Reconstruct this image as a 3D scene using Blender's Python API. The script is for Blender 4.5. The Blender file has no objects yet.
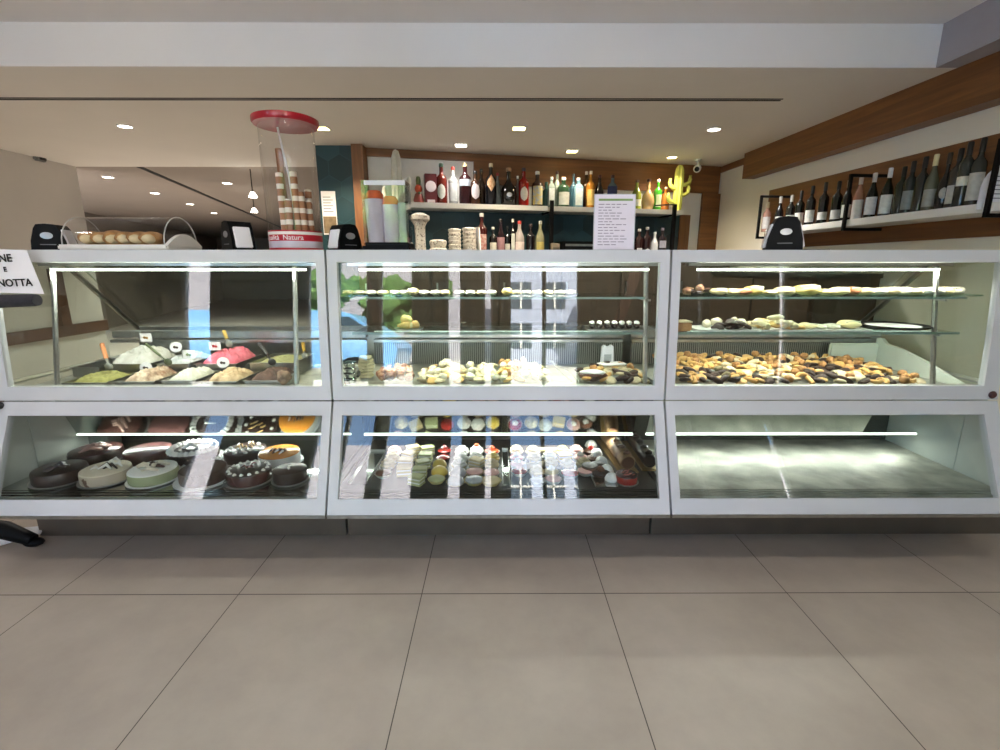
import bpy, bmesh, math, random
from mathutils import Vector, Matrix, Euler
R = math.radians
rng = random.Random(7)
SC = bpy.context.scene
COL = SC.collection

# ------------------------------------------------------------------ camera
F = 480.0; PITCH = R(12.8); YAW = R(-0.24)
CAM = Vector((0, 0, 1.3))
cd = bpy.data.cameras.new('camera'); cam = bpy.data.objects.new('camera', cd); COL.objects.link(cam)
cd.sensor_width = 36; cd.lens = F/1000*36; cd.clip_start = .02; cd.clip_end = 200
cam.location = CAM; cam.rotation_euler = (R(90)-PITCH, 0, YAW)
SC.camera = cam
CM = Euler((R(90)-PITCH, 0, YAW)).to_matrix()
def ray(px, py):
    return CM @ Vector(((px-500)/F, (375-py)/F, -1))
def atY(px, py, Y):
    d = ray(px, py); return CAM + d*(Y/d.y)
def atZ(px, py, Z):
    d = ray(px, py); return CAM + d*((Z-1.3)/d.z)
def atX(px, py, X):
    d = ray(px, py); return CAM + d*(X/d.x)
def onplane(px, py, p0, n):
    d = ray(px, py); n = Vector(n); p0 = Vector(p0)
    return CAM + d*((p0-CAM).dot(n)/d.dot(n))

# ------------------------------------------------------------------ materials
def lin(h):
    h = h.lstrip('#'); c = [int(h[i:i+2], 16)/255 for i in (0, 2, 4)]
    return tuple(x/12.92 if x <= .04045 else ((x+.055)/1.055)**2.4 for x in c) + (1,)
MATS = {}
def mat(name, col, rough=.5, metal=0, var=.12, scale=12, bump=0, col2=None, coat=0, alpha=None, bscale=None, sss=0, emit=None, estr=0, trans=0, thr=None):
    if name in MATS: return MATS[name]
    m = bpy.data.materials.new(name); m.use_nodes = True; MATS[name] = m
    nt = m.node_tree; N = nt.nodes; L = nt.links
    b = N['Principled BSDF']
    c = lin(col) if isinstance(col, str) else col
    tc = N.new('ShaderNodeTexCoord'); nz = N.new('ShaderNodeTexNoise')
    nz.inputs['Scale'].default_value = scale; nz.inputs['Detail'].default_value = 4
    L.new(tc.outputs['Object'], nz.inputs['Vector'])
    rp = N.new('ShaderNodeValToRGB')
    if col2: c2 = lin(col2)
    else: c2 = tuple(x*(1-var*1.6) for x in c[:3]) + (1,)
    if thr:
        rp.color_ramp.elements[0].position = thr-.02; rp.color_ramp.elements[1].position = thr+.02
    else:
        rp.color_ramp.elements[0].position = .3; rp.color_ramp.elements[1].position = .65
    rp.color_ramp.elements[0].color = c2; rp.color_ramp.elements[1].color = c
    L.new(nz.outputs['Fac'], rp.inputs['Fac']); L.new(rp.outputs['Color'], b.inputs['Base Color'])
    b.inputs['Roughness'].default_value = rough; b.inputs['Metallic'].default_value = metal
    b.inputs['Coat Weight'].default_value = coat
    if trans: b.inputs['Transmission Weight'].default_value = trans
    if bump:
        bp = N.new('ShaderNodeBump'); bp.inputs['Strength'].default_value = bump; bp.inputs['Distance'].default_value = .01
        n2 = N.new('ShaderNodeTexNoise'); n2.inputs['Scale'].default_value = bscale or scale*3
        L.new(tc.outputs['Object'], n2.inputs['Vector']); L.new(n2.outputs['Fac'], bp.inputs['Height']); L.new(bp.outputs['Normal'], b.inputs['Normal'])
    if emit:
        b.inputs['Emission Color'].default_value = lin(emit); b.inputs['Emission Strength'].default_value = estr
    return m
def glassmat(name, tint='#f4fbf8', ior=1.5, rough=0.0):
    m = bpy.data.materials.new(name); m.use_nodes = True; MATS[name] = m
    nt = m.node_tree; N = nt.nodes; L = nt.links; N.remove(N['Principled BSDF'])
    t = N.new('ShaderNodeBsdfTransparent'); t.inputs[0].default_value = lin(tint)
    g = N.new('ShaderNodeBsdfGlossy'); g.inputs['Roughness'].default_value = rough
    fr = N.new('ShaderNodeFresnel'); fr.inputs['IOR'].default_value = ior
    geo = N.new('ShaderNodeNewGeometry')
    mx = N.new('ShaderNodeMixShader')
    # same reflectance from either side of the pane
    mth = N.new('ShaderNodeMath'); mth.operation = 'MULTIPLY_ADD'
    mth.inputs[1].default_value = (1/ior - ior); mth.inputs[2].default_value = ior
    L.new(geo.outputs['Backfacing'], mth.inputs[0]); L.new(mth.outputs[0], fr.inputs['IOR'])
    # Fresnel node inverts the IOR on back faces itself, so feed the reciprocal there
    L.new(fr.outputs[0], mx.inputs[0]); L.new(t.outputs[0], mx.inputs[1]); L.new(g.outputs[0], mx.inputs[2])
    L.new(mx.outputs[0], N['Material Output'].inputs[0])
    return m
def woodmat(name, c1, c2, axis='X', scale=1.0, rough=.45):
    m = bpy.data.materials.new(name); m.use_nodes = True; MATS[name] = m
    nt = m.node_tree; N = nt.nodes; L = nt.links; b = N['Principled BSDF']
    tc = N.new('ShaderNodeTexCoord'); mp = N.new('ShaderNodeMapping')
    s = {'X': (1.2, 22, 22), 'Y': (22, 1.2, 22), 'Z': (22, 22, 1.2)}[axis]
    mp.inputs['Scale'].default_value = tuple(v*scale for v in s)
    nz = N.new('ShaderNodeTexNoise'); nz.inputs['Scale'].default_value = 1; nz.inputs['Detail'].default_value = 6; nz.inputs['Distortion'].default_value = 1.2
    rp = N.new('ShaderNodeValToRGB'); rp.color_ramp.elements[0].position = .35; rp.color_ramp.elements[1].position = .7
    rp.color_ramp.elements[0].color = lin(c1); rp.color_ramp.elements[1].color = lin(c2)
    L.new(tc.outputs['Object'], mp.inputs[0]); L.new(mp.outputs[0], nz.inputs[0]); L.new(nz.outputs['Fac'], rp.inputs[0]); L.new(rp.outputs[0], b.inputs['Base Color'])
    b.inputs['Roughness'].default_value = rough
    return m
def floormat():
    m = bpy.data.materials.new('floor_tile'); m.use_nodes = True
    nt = m.node_tree; N = nt.nodes; L = nt.links; b = N['Principled BSDF']
    tc = N.new('ShaderNodeTexCoord'); sp = N.new('ShaderNodeSeparateXYZ'); L.new(tc.outputs['Object'], sp.inputs[0])
    def lines(out, off, per, w):
        a = N.new('ShaderNodeMath'); a.operation = 'ADD'; a.inputs[1].default_value = off; L.new(out, a.inputs[0])
        d = N.new('ShaderNodeMath'); d.operation = 'DIVIDE'; d.inputs[1].default_value = per; L.new(a.outputs[0], d.inputs[0])
        f = N.new('ShaderNodeMath'); f.operation = 'FRACT'; L.new(d.outputs[0], f.inputs[0])
        g = N.new('ShaderNodeMath'); g.operation = 'LESS_THAN'; g.inputs[1].default_value = w/per; L.new(f.outputs[0], g.inputs[0])
        return g.outputs[0]
    lx = lines(sp.outputs['X'], FX, FT, .0034); ly = lines(sp.outputs['Y'], FY, FT*2, .0045)
    mx = N.new('ShaderNodeMath'); mx.operation = 'MAXIMUM'; L.new(lx, mx.inputs[0]); L.new(ly, mx.inputs[1])
    nz = N.new('ShaderNodeTexNoise'); nz.inputs['Scale'].default_value = 2.2; nz.inputs['Detail'].default_value = 8; nz.inputs['Roughness'].default_value = .65
    L.new(tc.outputs['Object'], nz.inputs[0])
    rp = N.new('ShaderNodeValToRGB'); rp.color_ramp.elements[0].position = .3; rp.color_ramp.elements[1].position = .7
    rp.color_ramp.elements[0].color = lin('#a3968a'); rp.color_ramp.elements[1].color = lin('#b6a99b')
    L.new(nz.outputs['Fac'], rp.inputs[0])
    mc = N.new('ShaderNodeMixRGB'); L.new(mx.outputs[0], mc.inputs[0]); L.new(rp.outputs[0], mc.inputs[1]); mc.inputs[2].default_value = lin('#4a4039')
    L.new(mc.outputs[0], b.inputs['Base Color']); b.inputs['Roughness'].default_value = .38; b.inputs['Specular IOR Level'].default_value = .4
    return m
def hexmat():
    if 'teal_hex_tile' in MATS: return MATS['teal_hex_tile']
    m = bpy.data.materials.new('teal_hex_tile'); m.use_nodes = True; MATS['teal_hex_tile'] = m
    nt = m.node_tree; N = nt.nodes; L = nt.links; b = N['Principled BSDF']
    g = N.new('ShaderNodeNewGeometry'); rp = N.new('ShaderNodeValToRGB')
    rp.color_ramp.elements[0].color = lin('#173138'); rp.color_ramp.elements[1].color = lin('#2b4f56')
    L.new(g.outputs['Random Per Island'], rp.inputs[0]); L.new(rp.outputs[0], b.inputs['Base Color']); b.inputs['Roughness'].default_value = .4
    return m
def hexes(bm, x0, x1, z0, z1, y, yb, s=.12):
    box(bm, x0, x1, y, yb, z0, z1)
    w = s*math.sqrt(3); n = 0; z = z0
    def cl(v, a, b): return min(max(v, a), b)
    while z < z1+s:
        x = x0 + (w/2 if n % 2 else 0)
        while x < x1+w/2:
            pts = []
            for k in range(6):
                a = R(60*k+30); q = (cl(x+(s-.003)*math.cos(a), x0, x1), cl(z+(s-.003)*math.sin(a), z0, z1))
                if not pts or (abs(q[0]-pts[-1][0])+abs(q[1]-pts[-1][1])) > 1e-4: pts.append(q)
            if len(pts) > 1 and abs(pts[0][0]-pts[-1][0])+abs(pts[0][1]-pts[-1][1]) < 1e-4: pts.pop()
            ar = sum(pts[k][0]*pts[(k+1) % len(pts)][1]-pts[(k+1) % len(pts)][0]*pts[k][1] for k in range(len(pts))) if len(pts) > 2 else 0
            if abs(ar) > 1e-4: bm.faces.new([bm.verts.new((p[0], y-.003, p[1])) for p in pts][::-1])
            x += w
        z += s*1.5; n += 1
def striped(name, ca, cb, period, axis='Z', duty=.5, rough=.5, metal=0):
    m = bpy.data.materials.new(name); m.use_nodes = True; MATS[name] = m
    nt = m.node_tree; N = nt.nodes; L = nt.links; b = N['Principled BSDF']
    tc = N.new('ShaderNodeTexCoord'); sp = N.new('ShaderNodeSeparateXYZ'); L.new(tc.outputs['Object'], sp.inputs[0])
    d = N.new('ShaderNodeMath'); d.operation = 'DIVIDE'; d.inputs[1].default_value = period; L.new(sp.outputs[axis], d.inputs[0])
    f = N.new('ShaderNodeMath'); f.operation = 'FRACT'; L.new(d.outputs[0], f.inputs[0])
    g = N.new('ShaderNodeMath'); g.operation = 'LESS_THAN'; g.inputs[1].default_value = duty; L.new(f.outputs[0], g.inputs[0])
    mc = N.new('ShaderNodeMixRGB'); L.new(g.outputs[0], mc.inputs[0]); mc.inputs[1].default_value = lin(ca); mc.inputs[2].default_value = lin(cb)
    L.new(mc.outputs[0], b.inputs['Base Color']); b.inputs['Roughness'].default_value = rough; b.inputs['Metallic'].default_value = metal
    return m
def emat(name, col, s):
    m = bpy.data.materials.new(name); m.use_nodes = True; MATS[name] = m
    N = m.node_tree.nodes; b = N['Principled BSDF']; b.inputs['Base Color'].default_value = lin(col)
    b.inputs['Emission Color'].default_value = lin(col); b.inputs['Emission Strength'].default_value = s
    return m

# ------------------------------------------------------------------ mesh helpers
def nb(): return bmesh.new()
def box(bm, x0, x1, y0, y1, z0, z1, M=None, bev=0):
    r = bmesh.ops.create_cube(bm, size=1)
    T = Matrix.Translation(((x0+x1)/2, (y0+y1)/2, (z0+z1)/2)) @ Matrix.Diagonal((abs(x1-x0), abs(y1-y0), abs(z1-z0), 1))
    bmesh.ops.transform(bm, matrix=T, verts=r['verts'])
    vs = r['verts']
    if bev:
        es = list({e for v in vs for e in v.link_edges})
        rr = bmesh.ops.bevel(bm, geom=es, offset=bev, segments=2, affect='EDGES', clamp_overlap=True)
        vs = list({v for f in rr['faces'] for v in f.verts} | {v for v in vs if v.is_valid})
    if M is not None: bmesh.ops.transform(bm, matrix=M, verts=vs)
def lathe(bm, prof, seg=20, c=(0, 0, 0), M=None, wob=None):
    rows = []
    for i, (r, z) in enumerate(prof):
        row = []
        for k in range(seg):
            a = 2*math.pi*k/seg; rr = r*(wob(a, i) if wob else 1)
            row.append(bm.verts.new((c[0]+rr*math.cos(a), c[1]+rr*math.sin(a), c[2]+z)))
        rows.append(row)
    for i in range(len(rows)-1):
        for k in range(seg):
            k2 = (k+1) % seg
            bm.faces.new((rows[i][k], rows[i][k2], rows[i+1][k2], rows[i+1][k]))
    if prof[0][0] > 1e-5: bm.faces.new(rows[0][::-1])
    if prof[-1][0] > 1e-5: bm.faces.new(rows[-1])
    if M is not None: bmesh.ops.transform(bm, matrix=M, verts=[v for r in rows for v in r])
def tube(bm, pts, rad, seg=8, taper=None):
    pts = [Vector(p) for p in pts]; rows = []
    for i, p in enumerate(pts):
        t = (pts[min(i+1, len(pts)-1)] - pts[max(i-1, 0)]).normalized()
        u = t.cross(Vector((0, 0, 1)))
        if u.length < .05: u = t.cross(Vector((0, 1, 0)))
        u.normalize(); w = t.cross(u)
        r = rad*(taper[i] if taper else 1)
        rows.append([bm.verts.new(p + u*r*math.cos(2*math.pi*k/seg) + w*r*math.sin(2*math.pi*k/seg)) for k in range(seg)])
    for i in range(len(rows)-1):
        for k in range(seg):
            k2 = (k+1) % seg; bm.faces.new((rows[i][k], rows[i][k2], rows[i+1][k2], rows[i+1][k]))
    bm.faces.new(rows[0][::-1]); bm.faces.new(rows[-1])
def slab(bm, prof, x0, x1, t):
    """profile of (y,z) points extruded along x with thickness t behind the profile"""
    n = len(prof); off = []
    for i in range(n):
        a = prof[max(i-1, 0)]; b = prof[min(i+1, n-1)]
        dy, dz = b[0]-a[0], b[1]-a[1]; l = math.hypot(dy, dz)
        ny, nz = (-dz/l, dy/l)
        if ny < 0: ny, nz = -ny, -nz
        off.append((prof[i][0]+ny*t, prof[i][1]+nz*t))
    ring = prof + off[::-1]
    A = [bm.verts.new((x0, y, z)) for y, z in ring]; B = [bm.verts.new((x1, y, z)) for y, z in ring]
    m = len(ring)
    for i in range(n-1):
        j = i
        bm.faces.new((A[i], B[i], B[i+1], A[i+1]))
        p, q = m-1-i, m-2-i
        bm.faces.new((A[p], A[q], B[q], B[p]))
        bm.faces.new((A[i], A[i+1], A[q], A[p])); bm.faces.new((B[i], B[p], B[q], B[i+1]))
    bm.faces.new((A[0], A[m-1], B[m-1], B[0])); bm.faces.new((A[n-1], B[n-1], B[n], A[n]))
def blob(bm, c, r, sub=2, noise=0.0, seed=0, M=None):
    rr = bmesh.ops.create_icosphere(bm, subdivisions=sub, radius=1)
    g = random.Random(seed)
    ph = [g.uniform(0, 6) for _ in range(6)]
    for v in rr['verts']:
        p = v.co
        k = 1 + noise*(math.sin(3*p.x+ph[0])*math.sin(3*p.y+ph[1]) + math.sin(5*p.z+ph[2])*math.sin(4*p.x+ph[3])*.7)
        v.co = Vector((p.x*r[0]*k, p.y*r[1]*k, p.z*r[2]*k))
        if M is not None: v.co = M @ v.co
        v.co += Vector(c)
def prism(bm, pts, axis_len, M=None):
    """2D pts (x,z) extruded along y by axis_len"""
    A = [bm.verts.new((x, 0, z)) for x, z in pts]; B = [bm.verts.new((x, axis_len, z)) for x, z in pts]
    n = len(pts)
    bm.faces.new(A); bm.faces.new(B[::-1])
    for i in range(n): bm.faces.new((A[i], B[i], B[(i+1) % n], A[(i+1) % n]))
    if M is not None: bmesh.ops.transform(bm, matrix=M, verts=A+B)
def obj(name, bm, m, parent=None, smooth=True, loc=None, rot=None, split=True):
    bmesh.ops.recalc_face_normals(bm, faces=bm.faces)
    me = bpy.data.meshes.new(name); bm.to_mesh(me); bm.free()
    if m: me.materials.append(m)
    o = bpy.data.objects.new(name, me); COL.objects.link(o)
    if smooth:
        for p in me.polygons: p.use_smooth = True
        try: me.set_sharp_from_angle(angle=R(38))
        except Exception: pass
    if parent: o.parent = parent
    if loc is not None: o.location = loc
    if rot is not None: o.rotation_euler = rot
    return o
def tag(o, label, cat, group=None, kind=None):
    if label: o['label'] = label
    if cat: o['category'] = cat
    if group: o['group'] = group
    if kind: o['kind'] = kind
    return o
def thing(name, label, cat, loc=(0, 0, 0), rz=0, group=None):
    o = bpy.data.objects.new(name, None); COL.objects.link(o); o.empty_display_size = .05
    o.location = loc; o.rotation_euler = (0, 0, rz)
    return tag(o, label, cat, group)
def dup(root, loc, rot=None, label=None, group=None, scale=None):
    r = root.copy(); COL.objects.link(r); r.location = loc
    if rot is not None: r.rotation_euler = rot
    if scale is not None: r.scale = scale
    if label: r['label'] = label
    if group: r['group'] = group
    for ch in list(root.children):
        c = ch.copy(); COL.objects.link(c); c.parent = r
        for g in list(ch.children):
            d = g.copy(); COL.objects.link(d); d.parent = c
    return r
def struct(name, bm, m, smooth=False):
    o = obj(name, bm, m, None, smooth); o['kind'] = 'structure'; return o
def textmesh(name, s, size, m, parent=None, M=None, ext=.0006, align='CENTER', bend=None, bold=0):
    cu = bpy.data.curves.new('lettering', 'FONT'); cu.body = s; cu.size = size; cu.extrude = ext; cu.offset = bold; cu.align_x = align; cu.align_y = 'CENTER'
    t = bpy.data.objects.new('lettering', cu); COL.objects.link(t)
    dg = bpy.context.evaluated_depsgraph_get(); me = bpy.data.meshes.new_from_object(t.evaluated_get(dg))
    bpy.data.objects.remove(t); bpy.data.curves.remove(cu)
    for v in me.vertices:
        # text plane: x right, z up, facing -y
        p = Vector((v.co.x, -v.co.z, v.co.y))
        if bend:
            a = p.x/bend; p = Vector((math.sin(a)*(bend+.0012), -math.cos(a)*(bend+.0012)-v.co.z, p.z))
        v.co = M @ p if M is not None else p
    me.materials.clear(); me.materials.append(m)
    o = bpy.data.objects.new(name, me); COL.objects.link(o)
    if parent: o.parent = parent
    return o

# ------------------------------------------------------------------ common materials
FT = .744; FX = 0; FY = 0
gx = [atZ(x, 750, 0).x for x in (115, 385, 655, 925)]
FT = (gx[3]-gx[0])/3; FX = -gx[1]; FY = -atZ(500, 594, 0).y
M_frame = mat('white_painted_frame', '#cfd0d2', .35, var=.03, scale=4)
M_steel = mat('brushed_steel', '#b9bab6', .28, 1, var=.12, scale=30, bump=.05)
M_deck = mat('steel_deck', '#cfcfc4', .48, .75, var=.3, scale=9, bump=.3, bscale=25)
M_darkdeck = mat('dark_deck', '#33332f', .4, .6, var=.2, scale=10)
M_deck2 = mat('scratched_steel', '#d6d6c8', .55, .55, var=.35, scale=6, bump=.8, bscale=14)
M_mirror = mat('polished_steel', '#bfc3bd', .09, 1, var=.06, scale=5, bump=.03, bscale=6)
M_dark = mat('dark_grey_plastic', '#2a2b2c', .45)
M_black = mat('black_plastic', '#0c0c0e', .5, var=.2)
M_blackmetal = mat('black_metal', '#141212', .45, var=.2)
for m_ in (M_black, M_blackmetal, M_dark): m_.node_tree.nodes['Principled BSDF'].inputs['Specular IOR Level'].default_value = .15
M_glass = glassmat('case_glass', '#f8fbfa', 1.6)
M_shelfglass = glassmat('shelf_glass', '#eef5f1', 1.4)
M_acrylic = glassmat('clear_acrylic', '#fafafa', 1.5)
M_led = emat('led_strip', '#fbfff0', 4)
M_led2 = emat('led_strip_lower', '#f4fff2', 2.5)
M_pale = mat('pale_inner_panel', '#c9cfc6', .4, var=.04)
M_wood = woodmat('warm_wood', '#6e4524', '#8a5a30', 'X')
M_woodY = woodmat('warm_wood_long', '#7c4a28', '#945c30', 'Y')
M_woodZ = woodmat('warm_wood_upright', '#74492a', '#8f5e36', 'Z')
M_white = mat('white_paint', '#e6e3dc', .6, var=.03)
M_paper = mat('white_paper', '#f0eef0', .8, var=.02)
M_ceil = mat('ceiling_paint', '#ebe6dd', .8, var=.02, scale=2)
M_ceil2 = mat('ceiling_paint_upper', '#f0ecea', .8, var=.02, scale=2)
M_wall = mat('wall_paint', '#f1e8d6', .8, var=.03, scale=2)
M_wallgrey = mat('grey_wall_paint', '#d4cfc8', .8, var=.03, scale=2)
M_plinth = mat('plinth_steel', '#7a7064', .35, .6, var=.1, scale=6)

FYW = -1.0
CZ, CZ2, CY = 2.35, 2.56, 2.915
bm = nb(); box(bm, -12, 4.5, FYW-.12, 20, -.1, 0); o = struct('floor', bm, floormat())
bm = nb(); box(bm, -4.7, 3.2, CY, 5.6, CZ, CZ+.35); struct('ceiling', bm, M_ceil)
bm = nb(); box(bm, -4.7, 4.5, FYW-.12, CY, CZ2, CZ2+.14); struct('ceiling_upper', bm, M_ceil2)
bm = nb(); box(bm, -4.7, 3.2, CY-.012, CY, CZ, CZ2); struct('trim_1', bm, M_ceil2)      # face of the ceiling drop
bm = nb(); box(bm, 2.38, 3.1, 1.0, CY-.012, CZ, CZ2); struct('trim_2', bm, mat('soffit_grey', '#aaa5ab', .8, var=.03))
slot = nb(); a = atZ(-60, 98, CZ); b2 = atZ(781, 100, CZ)
box(slot, -4.5, b2.x, a.y-.012, a.y+.0, CZ-.003, CZ+.01); box(slot, -4.5, b2.x, a.y+.016, a.y+.03, CZ-.003, CZ+.01)
so = struct('trim_3', slot, M_blackmetal)

# back wall frame
A0 = Vector((-1.31, 4.69, 0)); A1 = Vector((2.42, 5.56, 0)); U = (A1-A0).normalized(); NB = Vector((U.y, -U.x, 0))
WM = Matrix(((U.x, -NB.x, 0, A0.x), (U.y, -NB.y, 0, A0.y), (0, 0, 1, 0), (0, 0, 0, 1)))   # local x along wall, y into wall, z up
WLEN = (A1-A0).length
def wb(px, py, off=0):
    p = onplane(px, py, A0 + NB*off, NB); u = (p-A0).dot(U); return u, p.z
wr = math.atan2(U.y, U.x)
def wobj(name, bm, m, parent=None, smooth=False):
    o = obj(name, bm, m, parent, smooth)
    o.location = A0; o.rotation_euler = (0, 0, wr); return o
bm = nb(); box(bm, -.02, WLEN+.2, .03, .2, 0, CZ); o = wobj('wall_back', bm, M_white); o['kind'] = 'structure'
ush = wb(474, 170)[0]; uR1 = wb(689, 220)[0]; uR2 = wb(701, 220)[0]; zc1 = wb(500, 185, .01)[1]
bm = nb(); box(bm, .1, ush+.02, 0, .03, CZ-.07, CZ); box(bm, .0, wb(366, 180)[0], 0, .03, 1.3, CZ)
box(bm, ush, WLEN, 0, .03, zc1, CZ); box(bm, uR2, WLEN+.05, 0, .03, 0, zc1)
o = wobj('trim_4', bm, M_wood); o['kind'] = 'structure'
bm = nb(); hexes(bm, wb(366, 240)[0], wb(678, 240)[0], 1.0, 1.84, .004, .03); o = wobj('trim_5', bm, hexmat()); o['kind'] = 'structure'
bm = nb(); box(bm, wb(678, 240)[0], wb(688, 240)[0], -.01, .03, 1.0, 1.84); o = wobj('trim_6', bm, M_woodZ); o['kind'] = 'structure'
# post beside the teal tiled wall
pL = atY(352, 146, 4.62); pR = atY(363, 146, 4.62)
bm = nb(); box(bm, pL.x, pR.x, 4.58, 4.75, 0, CZ); struct('trim_7', bm, M_woodZ)
tl = atY(316, 146, 4.66)
bm = nb(); hexes(bm, tl.x, pL.x, 0, CZ, 4.643, 4.8); struct('wall_teal', bm, hexmat())
# left wall, right wall
bm = nb(); box(bm, -4.72, -4.58, FYW-.12, 5.6, 0, CZ+.2); struct('wall_left', bm, M_wallgrey)
def RX(Y): return 2.45 + .065*(5.5-Y)
RW0 = Vector((RX(5.7), 5.7, 0)); RD = Vector((.065, -1, 0)).normalized(); rr = math.atan2(RD.y, RD.x)
NR = Vector((-1, -.065, 0)).normalized()
def RO(name, bm, m, parent=None, smooth=False):    # local x runs along the wall towards the camera, y>0 goes away from the wall into it
    o = obj(name, bm, m, parent, smooth); o.location = RW0; o.rotation_euler = (0, 0, rr); return o
# local frame: x=RD, y=rot90(RD) -> RD rotated +90 = (1,.065) => into the wall
bm = nb(); box(bm, -.1, 4.3, 0, .14, 0, CZ+.3); o = RO('wall_right', bm, M_wall); o['kind'] = 'structure'
def rs(px, py, off=0):
    p = onplane(px, py, RW0 + NR*off, NR); return (p-RW0).dot(RD), p.z
s0, z0 = rs(742, 179, .12); s1, z1 = rs(1000, 99.6, .12)
bm = nb(); box(bm, s0, 4.3, -.12, 0, z0, CZ); o = RO('trim_8', bm, M_wood); o['kind'] = 'structure'
bm = nb(); box(bm, .1, s0, -.02, 0, CZ-.06, CZ); o = RO('trim_9', bm, M_wood); o['kind'] = 'structure'
w0, wz = rs(771, 191)
bm = nb(); box(bm, w0, 5, -.015, 0, 1.453, 1.975); o = RO('trim_10', bm, M_wood); o['kind'] = 'structure'
# wooden rail and post on the left wall
bm = nb(); box(bm, -4.58, -4.54, 2.5, 5.6, .575, .69); box(bm, -4.58, -4.52, 5.0, 5.11, .69, 1.27); box(bm, -4.58, -4.54, 4.15, 4.28, 0, .575)
struct('trim_11', bm, woodmat('dark_wood', '#4e3426', '#63432f', 'Y'))
# room beyond the opening
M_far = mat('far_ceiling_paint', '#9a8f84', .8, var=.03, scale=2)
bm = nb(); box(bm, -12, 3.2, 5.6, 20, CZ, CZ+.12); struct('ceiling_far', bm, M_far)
q0 = atZ(84, 212, CZ); q1 = atZ(215, 238, CZ)
bm = nb()
dv = (q1-q0); L_ = dv.length
box(bm, 0, L_+2, 0, .1, 0, CZ, Matrix.Translation((q0.x, q0.y, 0)) @ Matrix.Rotation(math.atan2(dv.y, dv.x), 4, 'Z'))
box(bm, -12, q0.x, q0.y, q0.y+.1, 0, CZ); box(bm, -12, 3.2, 19.4, 19.5, 0, CZ); box(bm, -12, -11.9, 5.6, 10, 0, CZ)
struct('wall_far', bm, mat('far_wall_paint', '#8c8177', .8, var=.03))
bm = nb(); t0 = atZ(140, 167, CZ); t1 = atZ(245, 212, CZ)
dv = t1-t0; box(bm, 0, dv.length*2, -.03, .03, -.004, .004, Matrix.Translation((t0.x, t0.y, CZ)) @ Matrix.Rotation(math.atan2(dv.y, dv.x), 4, 'Z'))
struct('trim_12', bm, M_blackmetal)
# wall between bar and back room, right of the teal column
bm = nb(); box(bm, 2.4, 3.2, 5.65, 20, 0, CZ); box(bm, pL.x, 3.2, 6.0, 6.1, 0, CZ); struct('wall_rear', bm, M_wallgrey)

# storefront behind the camera

def wx(px): return (px-498)/F*((2.1-FYW+2.1)*.9751)
spans = [(172, 202, .1, 2.5), (300, 364, .1, 2.5), (375, 411, .1, 2.5), (444, 461, .1, 2.5), (482, 493, .1, 2.5), (509, 583, .1, 2.5), (704, 711, .1, 2.2), (789, 799, .1, 2.2)]
xs = [(wx(a), wx(b), c, d) for a, b, c, d in spans]
bm = nb(); x = -4.7
for a, b, c, d in xs:
    box(bm, x, a, FYW-.12, FYW, 0, CZ2); box(bm, a, b, FYW-.12, FYW, 0, c); box(bm, a, b, FYW-.12, FYW, d, CZ2); x = b
box(bm, x, 4.5, FYW-.12, FYW, 0, CZ2); box(bm, 4.4, 4.5, FYW, 1.5, 0, CZ2); box(bm, 2.74, 4.5, 1.4, 1.5, 0, CZ2)
struct('wall_front', bm, mat('front_wall_paint', '#c4bdb2', .8, var=.04))
for i, (a, b, c, d) in enumerate(xs):
    bm = nb(); t = .025
    box(bm, a, a+t, FYW-.09, FYW-.03, c, d); box(bm, b-t, b, FYW-.09, FYW-.03, c, d); box(bm, a, b, FYW-.09, FYW-.03, d-t, d); box(bm, a, b, FYW-.09, FYW-.03, c, c+t)
    if b-a > .6: box(bm, (a+b)/2-.02, (a+b)/2+.02, FYW-.09, FYW-.03, c, d)
    box(bm, a, b, FYW-.09, FYW-.03, 1.0, 1.04)
    struct('window_%d' % (i+1), bm, M_white)
# street outside
bm = nb(); box(bm, -30, 30, -40, FYW-.13, -.25, -.12); o = struct('ground', bm, mat('street_paving', '#d6d1c6', .8))

# ------------------------------------------------------------------ display cases
TOPZ = 1.368
def lowp(u): return (2.086 + (1.895-2.086)*u, .705 + (.247-.705)*u)
def upp(u):   # u 0 top .. 1 bottom, slightly bowed
    return (2.143 + (2.086-2.143)*u - .006*math.sin(math.pi*u), TOPZ + (.71-TOPZ)*u)
def tan_e(py):
    yi = (375-py)/F; c, s = math.cos(PITCH), math.sin(PITCH)
    return (yi*c - s)/(c + yi*s)
def ufor(fn, py):
    lo, hi = 0, 1; te = tan_e(py)
    for _ in range(40):
        m = (lo+hi)/2; y, z = fn(m)
        if (z-1.3)/y > te: lo = m
        else: hi = m
    return (lo+hi)/2
uA = ufor(upp, 262); uB = ufor(upp, 386.5); lA = ufor(lowp, 415); lB = ufor(lowp, 499)
def seg(fn, a, b, n): return [fn(a+(b-a)*i/n) for i in range(n+1)]
DECK = .74; LDECK = .32
MODX = [(-2.262, -.751), (-.741, .747), (.757, 2.262)]
M_lock = mat('lock_black', '#111113', .3)
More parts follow.
